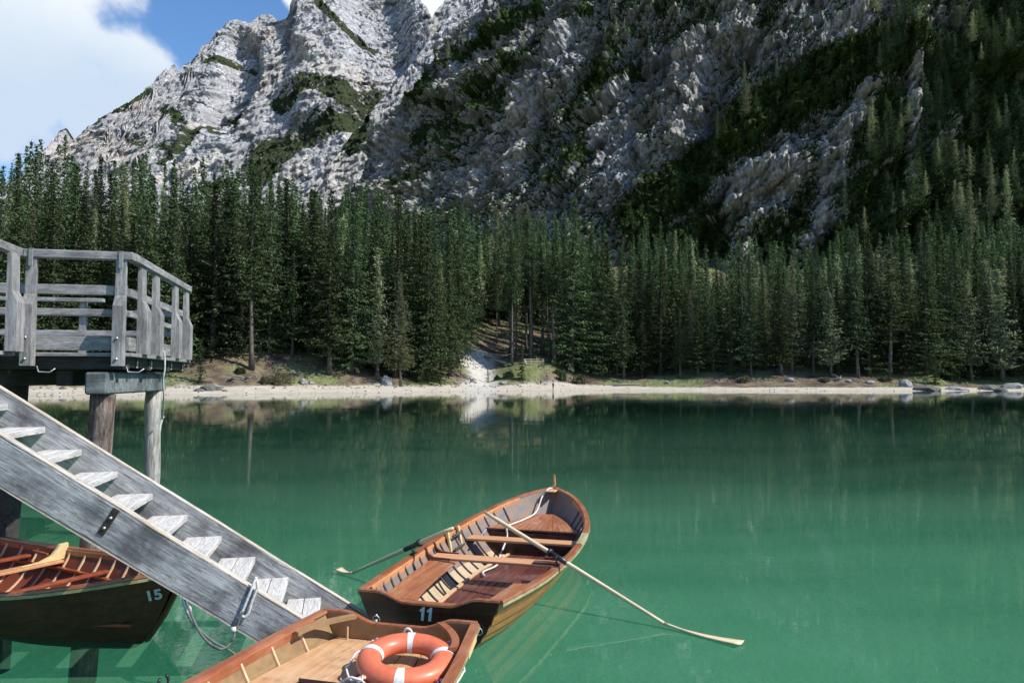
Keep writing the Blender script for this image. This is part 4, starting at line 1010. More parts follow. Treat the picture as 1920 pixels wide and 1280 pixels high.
M_hull15 = wood('dark_brown_planking', ((.040,.018,.009),(.085,.038,.018),(.025,.012,.007)), scale=(.5,9,9), rough=.55, bumpd=.001, cracks=False, spec=.25, stain=(.12,.06,.03), stain_amt=.3)
SP15 = dict(hull=M_hull15, lining=M_in15, rail=M_rail, inwale=M_rail, rub=M_rub, transom=M_mahog, transom_in=M_red, rib=M_ribl, ribs=np.arange(.35, 4.9, .30), ribw=.013, extra=extra15)
B15 = make_boat('rowing_boat', (-7.52, 9.255, 0), -.5, 'dark wooden rowing boat number 15 with red brown inside, moored beneath the stairs', 'wooden rowing boats', SP15)

def rope(name, pts, rad, mat, label, sub=6, twist=True, cat='rope', parent=None):
    P = [Vector(p) for p in pts]; out = []
    for i in range(len(P)-1):
        a = P[max(i-1,0)]; b = P[i]; c = P[i+1]; d = P[min(i+2,len(P)-1)]
        for s in range(sub):
            t = s/sub; out.append(.5*((2*b)+(-a+c)*t+(2*a-5*b+4*c-d)*t*t+(-a+3*b-3*c+d)*t**3))
    out.append(P[-1]); m = MB(); m.tube(out, [rad*(1+.10*math.sin(i*2.1)) for i in range(len(out))], 7)
    o = m.build(name, mat, parent, True)
    if label: tag(o, label, cat)
    return o
def wp(px, py, D):
    """world point that is seen at photo pixel px,py at distance D"""
    v = Vector(((px-960)/FPX, -(py-640)/FPX)); d = Vector((v.x, math.cos(PITCH)-v.y*math.sin(PITCH), math.sin(PITCH)+v.y*math.cos(PITCH)))
    return Vector((0,0,CAMH)) + d*(D/d.y)
# oars of boat 11
def make_oar(a, lock, water, tip, label):
    a, lock, water, tip = map(Vector, (a, lock, water, tip)); ax = (water-a).normalized(); L = (water-a).length
    root = empty('oar', a, 0, label, 'oar', 'oars of boat 11')
    side = ax.cross(Vector((0,0,1))).normalized(); up = side.cross(ax).normalized(); M = frameM((0,0,0), ax, up, side)
    m = MB(); xs = np.linspace(0, L, 14); m.tube([(x,0,0) for x in xs], [.016 if x < .10 else .0245-.007*max(0, x/L-.5)*2 for x in xs], 10)
    sh = m.build('shaft', M_pale, root, True, M=M)
    m = MB(); xl = (lock-a).length; m.tube([(xl-.10,0,0),(xl+.14,0,0)], .0285, 10); m.tube([(xl-.115,0,0),(xl-.085,0,0)], .044, 12); m.build('collar', M_black, sh, True)
    # blade: flat, slightly spooned, angled off the shaft to mimic refraction, widening to the tip
    d = tip-water; n = 12; V = []; bl = d.length; bd = d.normalized(); s2 = bd.cross(Vector((0,0,1))).normalized(); u2 = s2.cross(bd)
    for i in range(n+1):
        t = i/n; w = .020 + .055*(max(0, t-.22)/.78)**.9; c = water-a + ax*(.0) + bd*bl*t + Vector((0,0,-.02*math.sin(t*3.14)))
        th = .012*(1-t)+.004
        for sy_, sz_ in ((-1,0),(0,1),(1,0),(0,-1)): V.append(c + s2*w*sy_*(1 if 1 else 0) + u2*th*sz_ + Vector((0,0,.015*abs(sy_)*t)))
    m = MB(); m.add(V, [[i*4+j, i*4+(j+1)%4, (i+1)*4+(j+1)%4, (i+1)*4+j] for i in range(n) for j in range(4)]+[[0,1,2,3],[n*4+3,n*4+2,n*4+1,n*4]]); m.build('blade', M_pale, root, True)
    return root
lockS = B11.matrix_basis @ Vector((.30*BL, -float(hull_b(.30)*BB_S)+.012, .485)); lockP = B11.matrix_basis @ Vector((.315*BL, float(hull_b(.315)*BB_S)-.012, .485))
B11.rotation_euler = (0,0,1.2913)
from mathutils import Matrix as _M
def b11(v): return _M.Translation((-.760,6.904,0)) @ _M.Rotation(1.2913, 4, 'Z') @ Vector(v)
lockS = b11((.30*BL, -float(hull_b(.30)*BB_S)+.012, .49)); lockP = b11((.315*BL, float(hull_b(.315)*BB_S)-.012, .49))
wS = wp(1245, 1168, 7.36); dS = (wS-lockS); aS = lockS - dS*(1.10/ dS.length)
make_oar(aS, lockS, wS, wp(1390, 1207, 6.86), 'long pale oar resting across boat 11 with its blade under the water on the right')
wP = wp(662, 1073, 9.2); dP = (wP-lockP); aP = lockP - dP*(.62/dP.length)
make_oar(aP, lockP, wP, wp(632, 1066, 9.4), 'oar in shade on the left side of boat 11, blade dipping by the stairs')
# bow rope of boat 11
rope('mooring_rope', [b11(p) for p in [(5.08,.02,.70),(4.98,.05,.70),(4.86,.12,.60),(4.62,.16,.40),(4.2,.24,.36),(3.85,.34,.345),(3.70,.35,.335),(3.66,.33,.22),(3.45,.32,.12),(3.1,.26,.10),(2.75,.20,.05),(2.45,.28,.035),(2.3,.22,.03)]], .0125, M_rope, 'white rope running from the bow of boat 11 over its front bench')
# life ring
def life_ring():
    b2 = _M.Translation((-.947,6.281,0)) @ _M.Rotation(-1.8347, 4, 'Z')
    c = b2 @ Vector((.60, .335, .335))
    root = empty('life_ring', c, 0, 'orange life ring with four white bands lying on the stern bench of the nearest boat', 'life ring')
    root.rotation_euler = (R(7), R(2), R(0))
    RM, rt = .272, .088
    def tor(t0, t1, n, a, r2=None, closed=False):
        m = MB(); V = []; k = 20
        for i in range(n + (0 if closed else 1)):
            t = t0 + (t1-t0)*i/n
            for j in range(k):
                p = 2*math.pi*j/k; rr = a; V.append(((RM + rr*math.cos(p)*1.02)*math.cos(t), (RM + rr*math.cos(p)*1.02)*math.sin(t), rr*.80*math.sin(p)))
        F = [[i*k+j, i*k+(j+1) % k, ((i+1) % (n if closed else n+1))*k+(j+1) % k, ((i+1) % (n if closed else n+1))*k+j] for i in range(n) for j in range(k)]
        m.add(V, F); return m
    tor(0, 2*math.pi, 72, rt, closed=True).build('ring_body', M_ring, root, True)
    for a in (-90, 0+12, 90, 180-12):
        w = R(6); tor(R(a)-w, R(a)+w, 6, rt+.0025).build('white_band', M_band, root, True)
    for a in (-135, -45, 45, 135):
        m = MB(); c0 = Vector((math.cos(R(a))*(RM+rt*.9), math.sin(R(a))*(RM+rt*.9), 0)); m.box(c0, (.07,.05,.03), box_M(0,0,R(a)), .01); m.build('lug', M_ring, root)
    rg = empty('grab_line'); rg.parent = root
    m = MB(); 
    for q in range(4):
        a0, a1 = -135+90*q, -45+90*q; pts = []
        for i in range(25):
            t = i/24; a = R(a0 + (a1-a0)*t); sag = math.sin(t*math.pi); r = RM + rt*1.02 + .035 + .035*sag
            pts.append((r*math.cos(a), r*math.sin(a), -.01 - .055*sag + .02*math.sin(t*17+q)))
        m.tube(pts, .0085, 7)
        for s in (0,): 
            a = R(a0); m.tube([((RM+rt+.04)*math.cos(a)+.02*math.sin(v), (RM+rt+.04)*math.sin(a)+.02*math.cos(v), .012*math.sin(v*1.3)) for v in np.linspace(0, 5, 9)], .009, 6)
    bpy.data.objects.remove(rg)
    m.tube([(-.26,-.30,.0),(-.34,-.30,.02),(-.42,-.27,-.03),(-.41,-.33,-.05),(-.30,-.36,-.04),(-.27,-.38,-.09),(-.25,-.41,-.10)], .0085, 6)
    m.build('grab_line', M_rope, root, True)
life_ring()
# ------------------------------------------------------------------ stairs
TH = R(12.5)
def fr(loc): return loc
Lv = Vector((math.cos(TH), math.sin(TH), 0)); Fv = Vector((-math.sin(TH), math.cos(TH), 0)); Zv = Vector((0,0,1))
def boardobj(name, c, size, axes, mat, parent, bev=.004, root_loc=Vector((0,0,0)), wob=0.):
    """box whose local x,y,z follow axes (world vectors)"""
    m = MB()
    if wob:
        n = 14; sx, sy, sz = [a/2 for a in size]; rr = random.Random(hash(name) % 999 + int(c[0]*100)); V = []
        for i in range(n+1):
            x = -sx + 2*sx*i/n; a = rr.uniform(-wob, wob); b = rr.uniform(-wob, wob)
            e = min(.012, sy*.4)
            for (yy, zz) in ((-sy+e,-sz),(sy-e,-sz),(sy,-sz+e),(sy,sz-e),(sy-e,sz),(-sy+e,sz),(-sy,sz-e),(-sy,-sz+e)): V.append((x, yy + a*.5, zz + b + rr.uniform(-wob,wob)*.3))
        m.add(V, [[i*8+j, i*8+(j+1)%8, (i+1)*8+(j+1)%8, (i+1)*8+j] for i in range(n) for j in range(8)] + [list(range(8)), [n*8+j for j in range(8)][::-1]])
    else: m.box((0,0,0), size, bev=bev)
    M = frameM(Vector(c)-root_loc, *axes); return m.build(name, mat, parent, M=M)
def cyl_along(name, a, b, r, mat, parent, rl, n=8):
    m = MB(); m.tube([Vector(a)-rl, Vector(b)-rl], r, n); return m.build(name, mat, parent, True)
KS = 1.09; N0 = Vector((-1.437*KS, 6.89*KS, 2.4-2.15*KS)); RUN, RISE, SW = .2845*KS, .1944*KS, 1.03*KS
stairs = empty('stairs', (N0.x, N0.y, 0), 0, 'weathered grey wooden stairs leading from the deck down to the boats', 'stairs'); SL = Vector((N0.x, N0.y, 0))
sdir = (Lv*RUN - Zv*RISE).normalized(); sup = (Lv*RISE + Zv*RUN).normalized()
for i in range(0, 16):                    # i treads up from the lowest
    nose = N0 - Lv*RUN*(i-1) + Zv*RISE*(i-1) if False else N0 - Lv*RUN*i + Zv*RISE*i
    for k in range(2):
        w = .154; ww = SW - (.16 if i == 0 else 0); c = nose - Lv*(.004 + w/2 + k*(w+.006)) - Fv*ww/2 - Zv*.028
        boardobj('tread', c, (w, ww, .056), (Lv, Fv, Zv), M_tread, stairs, .005, SL)
Ls = 5.4; hgt = .315; base = N0 - Lv*RUN*5.5 + Zv*RISE*5.5
for nm, off, th in (('far', .038, .075), ('near', -SW-.05, .10)):
    topo = .088 if nm == 'far' else .085   # vertical height of the stringer top above the nosing line
    e1 = 2.9
    if nm == 'near':
        for q in np.linspace(0, 3, 300):
            p = base + Fv*(off+.05) + sup*.08 + sdir*q
            if 960 + FPX*p.x/p.y > 573: e1 = q; break
    e0 = -3.1; ctr = base + Fv*off + sup*(topo*math.cos(math.atan2(RISE,RUN)) - hgt/2) + sdir*(e0+e1)/2; Lx = e1-e0
    s = boardobj('stringer', ctr, (Lx, th, hgt), (sdir, Fv, sup), M_string, stairs, .01, SL, wob=.004)
    cap = boardobj('worn_top_edge', ctr + sup*(hgt/2+.004), (Lx, th*.97, .014), (sdir, Fv, sup), M_strtop, stairs, .004, SL, wob=.003)
    if nm == 'near': boardobj('worn_bottom_edge', ctr - sup*(hgt/2+.003) - Fv*.004, (Lx, th, .012), (sdir, Fv, sup), M_strtop, stairs, .004, SL, wob=.003)
# iron strap on the near stringer
c0 = wp(205, 978, 5.62)
q = base - Fv*(SW+.05+.052); 
# put the strap exactly on the outer face plane
def on_face(px, py, off):
    o = Vector((0,0,CAMH)); d = wp(px, py, 5.) - o; p0 = base + Fv*off; t = (p0-o).dot(Fv)/d.dot(Fv); return o + d*t
a = on_face(219, 954, -SW-.106); b = on_face(188, 1001, -SW-.106); ax = (b-a).normalized(); yy = Fv; zz = ax.cross(yy).normalized()
st = boardobj('iron_strap', (a+b)/2, ((b-a).length, .008, .055), (ax, yy, zz), M_iron, stairs, .002, SL)
m = MB()
for f in (.35, .75): p = a.lerp(b, f) - SL; m.tube([p, p - Fv*.016], .012, 8)
m.build('bolt', M_galv, stairs, True)
# ------------------------------------------------------------------ platform
SC = 1.13; Cn = Vector((-4.155*SC, 8.08*SC, 0)); ZD = 2.72; ZR = 3.90
plat = empty('viewing_deck', Cn, 0, 'weathered grey wooden deck with railings on log piles at the left edge', 'deck'); PL = Cn
def pp(x, y, z): return Cn + Lv*x + Fv*y + Zv*z
XW = -1.17; DY = 3.45
axX = (Lv, Fv, Zv); axY = (Fv, -Lv, Zv); axZ = (Zv, Lv, Fv)
def bx(name, x0, x1, y0, y1, z0, z1, along, mat, bev=.005, par=plat):
    c = pp((x0+x1)/2, (y0+y1)/2, (z0+z1)/2); dx, dy, dz = x1-x0, y1-y0, z1-z0
    if along == 'x': return boardobj(name, c, (dx,dy,dz), axX, mat, par, bev, PL)
    if along == 'y': return boardobj(name, c, (dy,dx,dz), axY, mat, par, bev, PL)
    return boardobj(name, c, (dz,dx,dy), axZ, mat, par, bev, PL)
# floor planks (run across), only their edges show
n = 17
for i in range(n): bx('floor_plank', XW-3.0 if i*.205 > .0 and True else XW, .06, -.05+i*.205, -.05+i*.205+.198, ZD-.045, ZD, 'x', M_greyX)
bx('floor_plank', XW-3.0, XW-.01, -.30, -.06, ZD-.045, ZD, 'x', M_greyX); bx('floor_plank', XW-3.0, XW-.01, -.55, -.31, ZD-.045, ZD, 'x', M_greyX); bx('floor_plank', XW-3.0, XW-.01, -.80, -.56, ZD-.045, ZD, 'x', M_greyX); bx('floor_plank', XW-3.0, XW-.01, -1.05, -.81, ZD-.045, ZD, 'x', M_greyX)
# joists
for y0 in (.03, 1.1, 2.2, 3.2): bx('joist', XW-3, -.02, y0, y0+.12, ZD-.20, ZD-.048, 'x', M_darkw)
bx('edge_beam', -.18, -.04, .16, DY-.06, ZD-.17, ZD-.048, 'y', M_darkw)
for x in (-.75, XW-.3, XW-1.2): bx('bearer', x-.09, x+.09, .16, DY, ZD-.40, ZD-.205, 'y', M_darkw)
def bent_post(x, y, out, zb, zt, w=.115, t0=.085, t1=.145, zmid=None):
    """post whose lower half is thicker towards 'out'"""
    zmid = zmid or ZD + (zt-ZD)*.55
    m = MB(); o = out; s = Lv if abs(o.dot(Fv)) > .5 else Fv
    P = [(0,zb),(t1,zb),(t1,zmid-.06),(t0+.01,zmid+.07),(t0,zt),(0,zt)]
    b = pp(x, y, 0) - PL
    V = [b + o*a + Zv*z + s*w*k for k in (-.5,.5) for a, z in P]; k = len(P)
    M = frameM((0,0,0), Zv, s, Zv.cross(s)); Mi = M.inverted(); V = [Mi @ v for v in V]
    m.add(V, [list(range(k)), list(range(k,2*k))[::-1]]+[[i,(i+1)%k,(i+1)%k+k,i+k] for i in range(k)])
    return m.build('railing_post', M_greyX, plat, M=M)
def bolts(pts):
    m = MB()
    for p, o in pts: m.tube([p-PL, p-PL+o*.018], .016, 8)
    m.build('bolt', M_galv, plat, True)
# front railing posts
for x in (-1.055, -.075): bent_post(x, -.055, -Fv, ZD-.16, ZR-.05, w=.115, t0=.05, t1=.15)
bolts([(pp(x, -.205, z), -Fv) for x in (-1.055,-.075) for z in (ZD+.17, ZD-.08)])
for y in (.50, 1.22, 2.42, 3.22): bent_post(-.01, y, Lv, ZD+.0, ZR-.05, w=.23, t0=.045, t1=.115)
for y in (-.35,): bent_post(XW, y, Lv*1, ZD+.0, ZR-.05, w=.22, t0=.045, t1=.115)
# handrails: bevelled at the corner, so butt jointed
bx('handrail', XW+.03, .055, -.12, .02, ZR-.05, ZR+.045, 'x', M_greyX, .006)
bx('handrail', -.055, .065, .025, DY-.05, ZR-.047, ZR+.048, 'y', M_greyX, .006)
bx('handrail', XW-.08, XW+.025, -2.2, .01, ZR-.047, ZR+.048, 'y', M_greyX, .006)
bx('handrail', XW-3., XW-.085, DY-.18, DY-.06, ZR-.25, ZR-.19, 'x', M_greyX)
# rails on the front
bx('rail', XW-.6, -.02, -.05, -.005, ZD+.70, ZD+.82, 'x', M_greyX); bx('rail', XW-1.3, -.02, -.05, -.005, ZD+.45, ZD+.53, 'x', M_greyX)
bx('kick_board', XW+.08, -.14, .0, .045, ZD+.03, ZD+.20, 'x', M_greyX)
# rails on the right side
bx('rail', -.055, -.01, .1, DY-.1, ZD+.70, ZD+.80, 'y', M_greyX); bx('rail', -.055, -.01, .1, DY-.1, ZD+.45, ZD+.52, 'y', M_greyX)
bx('kick_board', -.06, -.015, .1, DY-.15, ZD+.03, ZD+.20, 'y', M_greyX)
# back railing
bx('rail', XW-2., -.06, DY-.15, DY-.10, ZD+.70, ZD+.80, 'x', M_greyX); bx('rail', XW-2., -.06, DY-.15, DY-.10, ZD+.38, ZD+.47, 'x', M_greyX)
bx('railing_post', XW-.46, XW-.36, DY-.09, DY-.0, ZD, ZD+.95, 'z', M_greyX); bx('railing_post', XW-2.0, XW-1.9, DY-.09, DY, ZD, ZD+.95, 'z', M_greyX)
for x in (-1.055, -.075):
    m = MB(); m.box(pp(x, -.128, ZR-.06)-PL, (.05,.012,.20), Matrix.Rotation(TH, 3, 'Z'), .004); m.box(pp(x, -.07, ZR+.049)-PL, (.05,.12,.008), Matrix.Rotation(TH, 3, 'Z')); m.build('rail_strap', M_galvd, plat)
# small brackets, rods and hangers below the edge
for y in (.50, 1.22, 2.42, 3.22):
    m = MB(); p = pp(-.02, y, ZD-.05) - PL; m.tube([p, p - Zv*.12], .009, 6); m.tube([p-Zv*.12-Fv*.04, p-Zv*.12+Fv*.04], .008, 6); m.build('hanger_rod', M_galv, plat, True)
for x in (-.06, -1.04):
    m = MB(); p = pp(x+.05, -.03, ZD-.16) - PL; m.tube([p, p-Zv*.07+Lv*.02, p-Zv*.075+Lv*.14, p-Zv*.03+Lv*.2], .008, 6); m.build('iron_bracket', M_galv, plat, True)
# main beam and piles
bx('main_beam', -.40, -.16, -.25, 2.75, ZD-.50, ZD-.235, 'y', M_beam, .02)
def pile(name, top, bot, r0, r1, mat, seed):
    rr = random.Random(seed); m = MB(); n = 14; pts = []; rad = []
    for i in range(n+1):
        t = i/n; p = Vector(top).lerp(Vector(bot), t) + Vector((rr.uniform(-.006,.006), rr.uniform(-.006,.006), 0)); pts.append(p-PL); rad.append(r0+(r1-r0)*t+rr.uniform(-.006,.006))
    m.tube(pts, rad, 16); return m.build('pile', mat, plat, True)
pt = pp(-.28, .05, ZD-.502); pile('pile', pt, wp(160, 1090, pt.y+.15)-Zv*1.2, .14, .15, M_logd, 1)
pt = pp(-.28, 2.45, ZD-.502); pile('pile', pt, Vector((wp(277, 1030, pt.y).x, pt.y+.1, -1.2)), .115, .125, M_log, 2)
pt = pp(-1.74, 1.05, ZD-.25); pile('pile', pt, pt - Zv*3.8 - Lv*.12, .27, .27, M_darkw, 3)
# ------------------------------------------------------------------ ropes
pts = [pp(.05, .55, ZD+.16), pp(.10, .60, ZD+.10), pp(.13, .95, ZD+.02), pp(.13, 1.0, ZD-.10)]
ft = pp(-.28, 2.45, ZD-1.0)
rope('rope', [wp(277,636,10.2), wp(290,645,10.3), wp(302,655,10.4), wp(308,663,10.48), wp(309,690,10.5), wp(306,712,10.53), wp(307,745,10.7), wp(305,785,11.33)], .012, M_rope, 'white rope hanging from the deck railing down to the far pile')
rope('rope_lashing', [wp(306,780,11.5), wp(300,800,11.5), wp(297,830,11.5)], .018, M_rope, 'frayed white rope end tied on the far pile')
o_ = -SW-.125
def of(px, py, e=0): return on_face(px, py, o_-e)
rope('rope_loop', [of(480,1082)+Fv*.02, of(473,1100), of(464,1122), of(456,1142), of(452,1150), of(458,1156), of(466,1148), of(472,1128), of(480,1108), of(483,1096), of(480,1086)+Fv*.02], .0115, M_rope, 'white rope looped over the near stringer of the stairs')
rope('mooring_rope', [of(456,1146,.01), of(449,1160,.02), of(445,1172,.02), of(440,1182,.03), of(438,1196,.06), of(428,1210,.1), wp(414,1216,5.6), wp(395,1208,5.7), wp(375,1185,5.8), wp(358,1150,5.95), wp(344,1112,6.1), wp(335,1095,6.3)], .010, M_ropeg, 'dark wet rope sagging between the stairs and the bow of boat 15')
rope('mooring_line', [wp(340,1108,6.15), wp(352,1150,6.0), wp(372,1178,5.95), wp(400,1202,5.95), wp(435,1222,6.0), wp(480,1262,6.1)], .010, M_ropeg, 'second dark line dropping from boat 15 towards the near boat')
rope('rope_wrap', [wp(346,1117,6.08), wp(350,1132,6.05), wp(354,1146,6.02), wp(350,1158,6.0)], .022, M_rope, 'white worn wrapping on the rope below the bow of boat 15')
rope('rope_tail', [b11((-.06,.49,.20)), b11((-.065,.485,.12)), b11((-.07,.47,.02)), b11((-.09,.46,-.06))], .014, M_rope, 'short white rope hanging from the left ring of boat 11')
m = MB(); p = of(438,1180,.035); m.tube([p-Vector((.018,0,0)), p+Vector((.018,0,.003))], [.022,.022], 8); tag(m.build('rope_knot', M_rope, None, True), 'round white stopper knot on the rope under the stairs', 'knot')
# ------------------------------------------------------------------ things on the far shore
M_stone = simple('boulder_stone', (.36,.35,.34), .9, .1, noise=.5, scale=2.5)
M_stoned = simple('wet_dark_stone', (.16,.155,.145), .8, .2, noise=.5, scale=3)
M_drift = simple('driftwood_grey', (.30,.28,.26), .9, .1, noise=.4, scale=5)
M_bush = leaf_mat('bush_leaves', (.045,.065,.025), (.085,.115,.045), (.15,.18,.08), trans=.2)
M_twig = leaf_mat('dry_twig', (.12,.11,.06), (.17,.17,.09), (.24,.23,.15), trans=.1)
def rock(name, x, y, s, seed, label, cat='boulder', group=None, mat=None, zoff=0., n=3):
    import bmesh
    bm = bmesh.new(); bmesh.ops.create_icosphere(bm, subdivisions=n, radius=1)
    P = np.array([v.co for v in bm.verts]); q = P*1.1 + seed*3.7
    r = 1 + .38*fbm(q[:,0], q[:,1], q[:,2], 4) + .22*facet(P[:,0]*1.7+seed, P[:,2]*1.7+P[:,1]*1.3, seed)
    for v, k in zip(bm.verts, r): v.co = Vector((v.co.x*s[0]*k, v.co.y*s[1]*k, max(-.35, v.co.z)*s[2]*k))
    me = bpy.data.meshes.new(name); bm.to_mesh(me); bm.free(); me.materials.append(mat or M_stone)
    o = bpy.data.objects.new(name, me); COL.objects.link(o); o.location = (x, y, max(gz(x, y), 0) + zoff); o.rotation_euler = (0,0,seed*1.3)
    return tag(o, label, cat, group)
def px_ground(px, py):
    """where the sight line through photo pixel px,py meets the ground"""
    for D in np.arange(100, 260, .25):
        x = (px-960)/FPX*D
        if max(0, gz(x, D)) >= CAMH + (HOR-py)/FPX*D: return x, float(D)
    return (px-960)/FPX*150, 150.
x, y = px_ground(725, 721); rock('boulder', x, y, (1.25,1.1,1.7), 3, 'round white speckled boulder on the beach below the forest', mat=M_stone)
for i, (px, py, sx, sz, lab, m) in enumerate([(570,719,.9,.9,'pale grey boulder pair at the top of the beach, left one',M_stone),(585,719,.6,.6,'pale grey boulder pair at the top of the beach, smaller right one',M_stone),
    (1697,724,1.6,1.5,'grey boulder on the right hand beach under the pale larch',M_stone),(1735,731,2.6,.9,'low dark flat rock at the water edge on the right',M_stoned),(1850,730,2.2,1.0,'dark rock at the water edge near the right border',M_stoned),(1895,728,2.2,1.3,'pale rock at the right border of the shore',M_stone),(1790,730,2.4,.7,'long low pale rock on the right hand shore',M_stone),(1875,733,1.5,.7,'small dark rock in the water at the right border',M_stoned),
    (392,731,1.5,1.0,'largest of the dark rocks lying in the shallow water at left',M_stoned),(375,733,.9,.45,'flat dark rock left of the largest rock in the shallows',M_stoned),(410,731,.7,.6,'pointed dark rock right of the largest rock in the shallows',M_stoned),(422,733,.5,.3,'tiny dark rock at the right end of the rocks in the shallows',M_stoned),(120,729,.6,.4,'tiny dark rock on the beach seen under the deck',M_stoned),
    (888,716,.9,.9,'rounded mossy rock at the left edge of the path mouth',M_stone),(944,719,.9,.45,'flat white rock below the grassy knoll',M_stone),(1250,718,.8,.5,'small pale rock at the foot of the dark forest',M_stone),(1590,716,.9,.6,'pale rock among the grass at the right hand forest edge',M_stone),(1480,714,1.0,.7,'small grey rock under the broad spruce on the right',M_stone),(1630,718,1.2,.6,'low rock in the grass left of the grey boulder',M_stone)]):
    x, y = px_ground(px, py); rock('boulder', x, y, (sx, sx*.9, sz), i+11, lab, mat=m, n=2)
# small stones scattered along the beach and bank
def pebbles():
    m = MB(); rr = random.Random(3); V = []; F = []
    for k in range(900):
        px = rr.uniform(30, 1900); d = rr.choice([rr.uniform(0, 12), rr.uniform(8, 16), rr.uniform(10, 30)]); y = 150.
        for _ in range(4): y = float(ys((px-960)/FPX*y)) + d
        x = (px-960)/FPX*y; z = gz(x, y); s = rr.uniform(.10, .38)*(1.2 if d > 8 else .8); b = len(V)
        for a in range(5): V.append((x+s*math.cos(a*1.257+k)*rr.uniform(.6,1.2), y+s*math.sin(a*1.257+k)*rr.uniform(.6,1.2), z-.03))
        V.append((x, y, z+s*rr.uniform(.4,.8))); F += [[b+a, b+(a+1)%5, b+5] for a in range(5)]
    m.add(V, F); tag(m.build('pebbles', M_stoned), 'small stones and litter strewn along the far beach', 'pebbles', kind='stuff')
pebbles()
def bush(px, py, w, h, label, mat, name='bush', nq=900, lf=.35, y0=None):
    x, y = px_ground(px, py) if y0 is None else at_px(px, y0); rs_ = np.random.RandomState(int(px)); 
    o = rs_.normal(size=(nq,3)); o /= np.linalg.norm(o, axis=1)[:,None]; o[:,2] = np.abs(o[:,2]); r = rs_.uniform(.35, 1, nq)**.5
    lump = 1 + .3*np.sin(o[:,0]*5+px)*np.cos(o[:,1]*4)
    C = o*(r*lump)[:,None]*np.array([w, w*.8, h]); D = o*.6 + rs_.normal(size=o.shape)*.4 + np.array([0,0,.5]); D /= np.linalg.norm(D, axis=1)[:,None]
    V = leafquads(C, D, rs_.uniform(.6,1.3,nq)*lf, rs_.uniform(.3,.7,nq)*lf, rs_)
    root = empty(name, (x, y, gz(x, y)), 0, label, 'bush'); mesh_np('foliage', V, np.arange(len(V)).reshape(-1,4), mat, root)
    m = MB()
    for k in range(5): a = k*1.26; m.tube([(0,0,-.1),(math.cos(a)*w*.4, math.sin(a)*w*.35, h*.5)], [.05,.02], 5)
    m.build('stem', M_bark, root); return root
bush(1085, 720, 2.0, 1.9, 'round dark bush on the shore to the right of the people', M_scrub)
bush(525, 720, 2.4, 2.3, 'twiggy olive bush behind the sand at left of centre', M_twig, nq=1500)
bush(500, 719, 1.4, 1.3, 'small olive bush left of the twiggy bush', M_twig)
bush(790, 716, 2.3, 3.0, 'dark evergreen bush at the foot of the full green spruce', M_spruce, nq=1500)
bush(815, 715, 1.6, 1.8, 'low evergreen bush beside the path spruce', M_spruce)
bush(955, 708, 1.3, 1.5, 'bushy evergreen shrub left of the young spruce on the knoll', M_spruce)
bush(932, 712, .8, .9, 'tiny round shrub at the edge of the gravel path', M_spruce)
bush(1055, 715, 1.0, 2.6, 'upright green shrub beside the round dark bush', M_spruce)
bush(1045, 700, 1.6, .8, 'low green shrub hanging down the side of the knoll', M_bush)
bush(1395, 716, 1.6, 1.3, 'grey green bush on the right hand beach below the small spruce', M_twig)
bush(1545, 716, 1.2, 1.0, 'pale twiggy bush among roots on the right hand shore', M_twig)
bush(100, 712, 2.6, 1.4, 'dark low bush seen beneath the deck', M_scrub)
bush(1660, 714, 1.5, 1.0, 'low green bush on the bank left of the pale larch', M_bush)
bush(450, 700, 1.0, 1.2, 'small bush on the sunny bank under the forest', M_bush)
bush(370, 668, 1.8, 3.4, 'dark evergreen shrub behind the deck corner', M_spruce, nq=1400)
def roots(px, py, seed, label, s=1., name='tree_root'):
    x, y = px_ground(px, py); rr = random.Random(seed); m = MB()
    for k in range(8):
        a = rr.uniform(0, 6.28); p = Vector((0,0,.35*s)); pts = [p.copy()]; d = Vector((math.cos(a), math.sin(a)*.6, rr.uniform(-.1,.5)))
        for j in range(5): d += Vector((rr.uniform(-.4,.4), rr.uniform(-.3,.3), rr.uniform(-.45,.15))); p = p + d.normalized()*.42*s; p.z = max(p.z, .02); pts.append(p.copy())
        m.tube(pts, [.13*s,.10*s,.075*s,.05*s,.035*s,.02*s], 5)
    o = m.build(name, M_drift, None, True); o.location = (x, y, gz(x, y)-.03); return tag(o, label, 'root')
roots(460, 714, 1, 'pale driftwood roots on the bank left of the olive bush', 1.3)
roots(433, 716, 2, 'tangle of grey roots at the left part of the grassy bank', 1.2)
roots(550, 703, 3, 'bleached root stump standing above the beach', 1.2)
roots(862, 706, 4, 'spreading roots at the foot of the broad spruce by the path', 1.7)
roots(880, 712, 6, 'grey branches lying on the bank beside the path', 1.2)
roots(1575, 714, 5, 'grey roots on the right hand shore', 1.2)
roots(1155, 716, 8, 'fallen grey branches at the foot of the dark forest', 1.2)
def log_(p0, p1, r, label):
    a = Vector((*p0, gz(*p0)+r)); b = Vector((*p1, gz(*p1)+r)); m = MB(); m.tube([a, a.lerp(b,.35)+Vector((0,0,.06)), a.lerp(b,.7), b], [r, r*.9, r*.8, r*.6], 8)
    for t in (.3,.55,.8): p = a.lerp(b, t); m.tube([p, p+Vector((.1,-.3,.5))], [.05,.02], 5)
    tag(m.build('fallen_log', M_drift, None, True), label, 'log')
log_(at_px(910, 190), at_px(958, 182), .35, 'long fallen trunk lying along the right side of the gravel path')
log_(at_px(820, 168), at_px(852, 170), .16, 'thin fallen pole on the bank by the broad spruce')
log_(at_px(1150, 174), at_px(1200, 176), .22, 'fallen trunk at the edge of the dark forest right of the bushes')
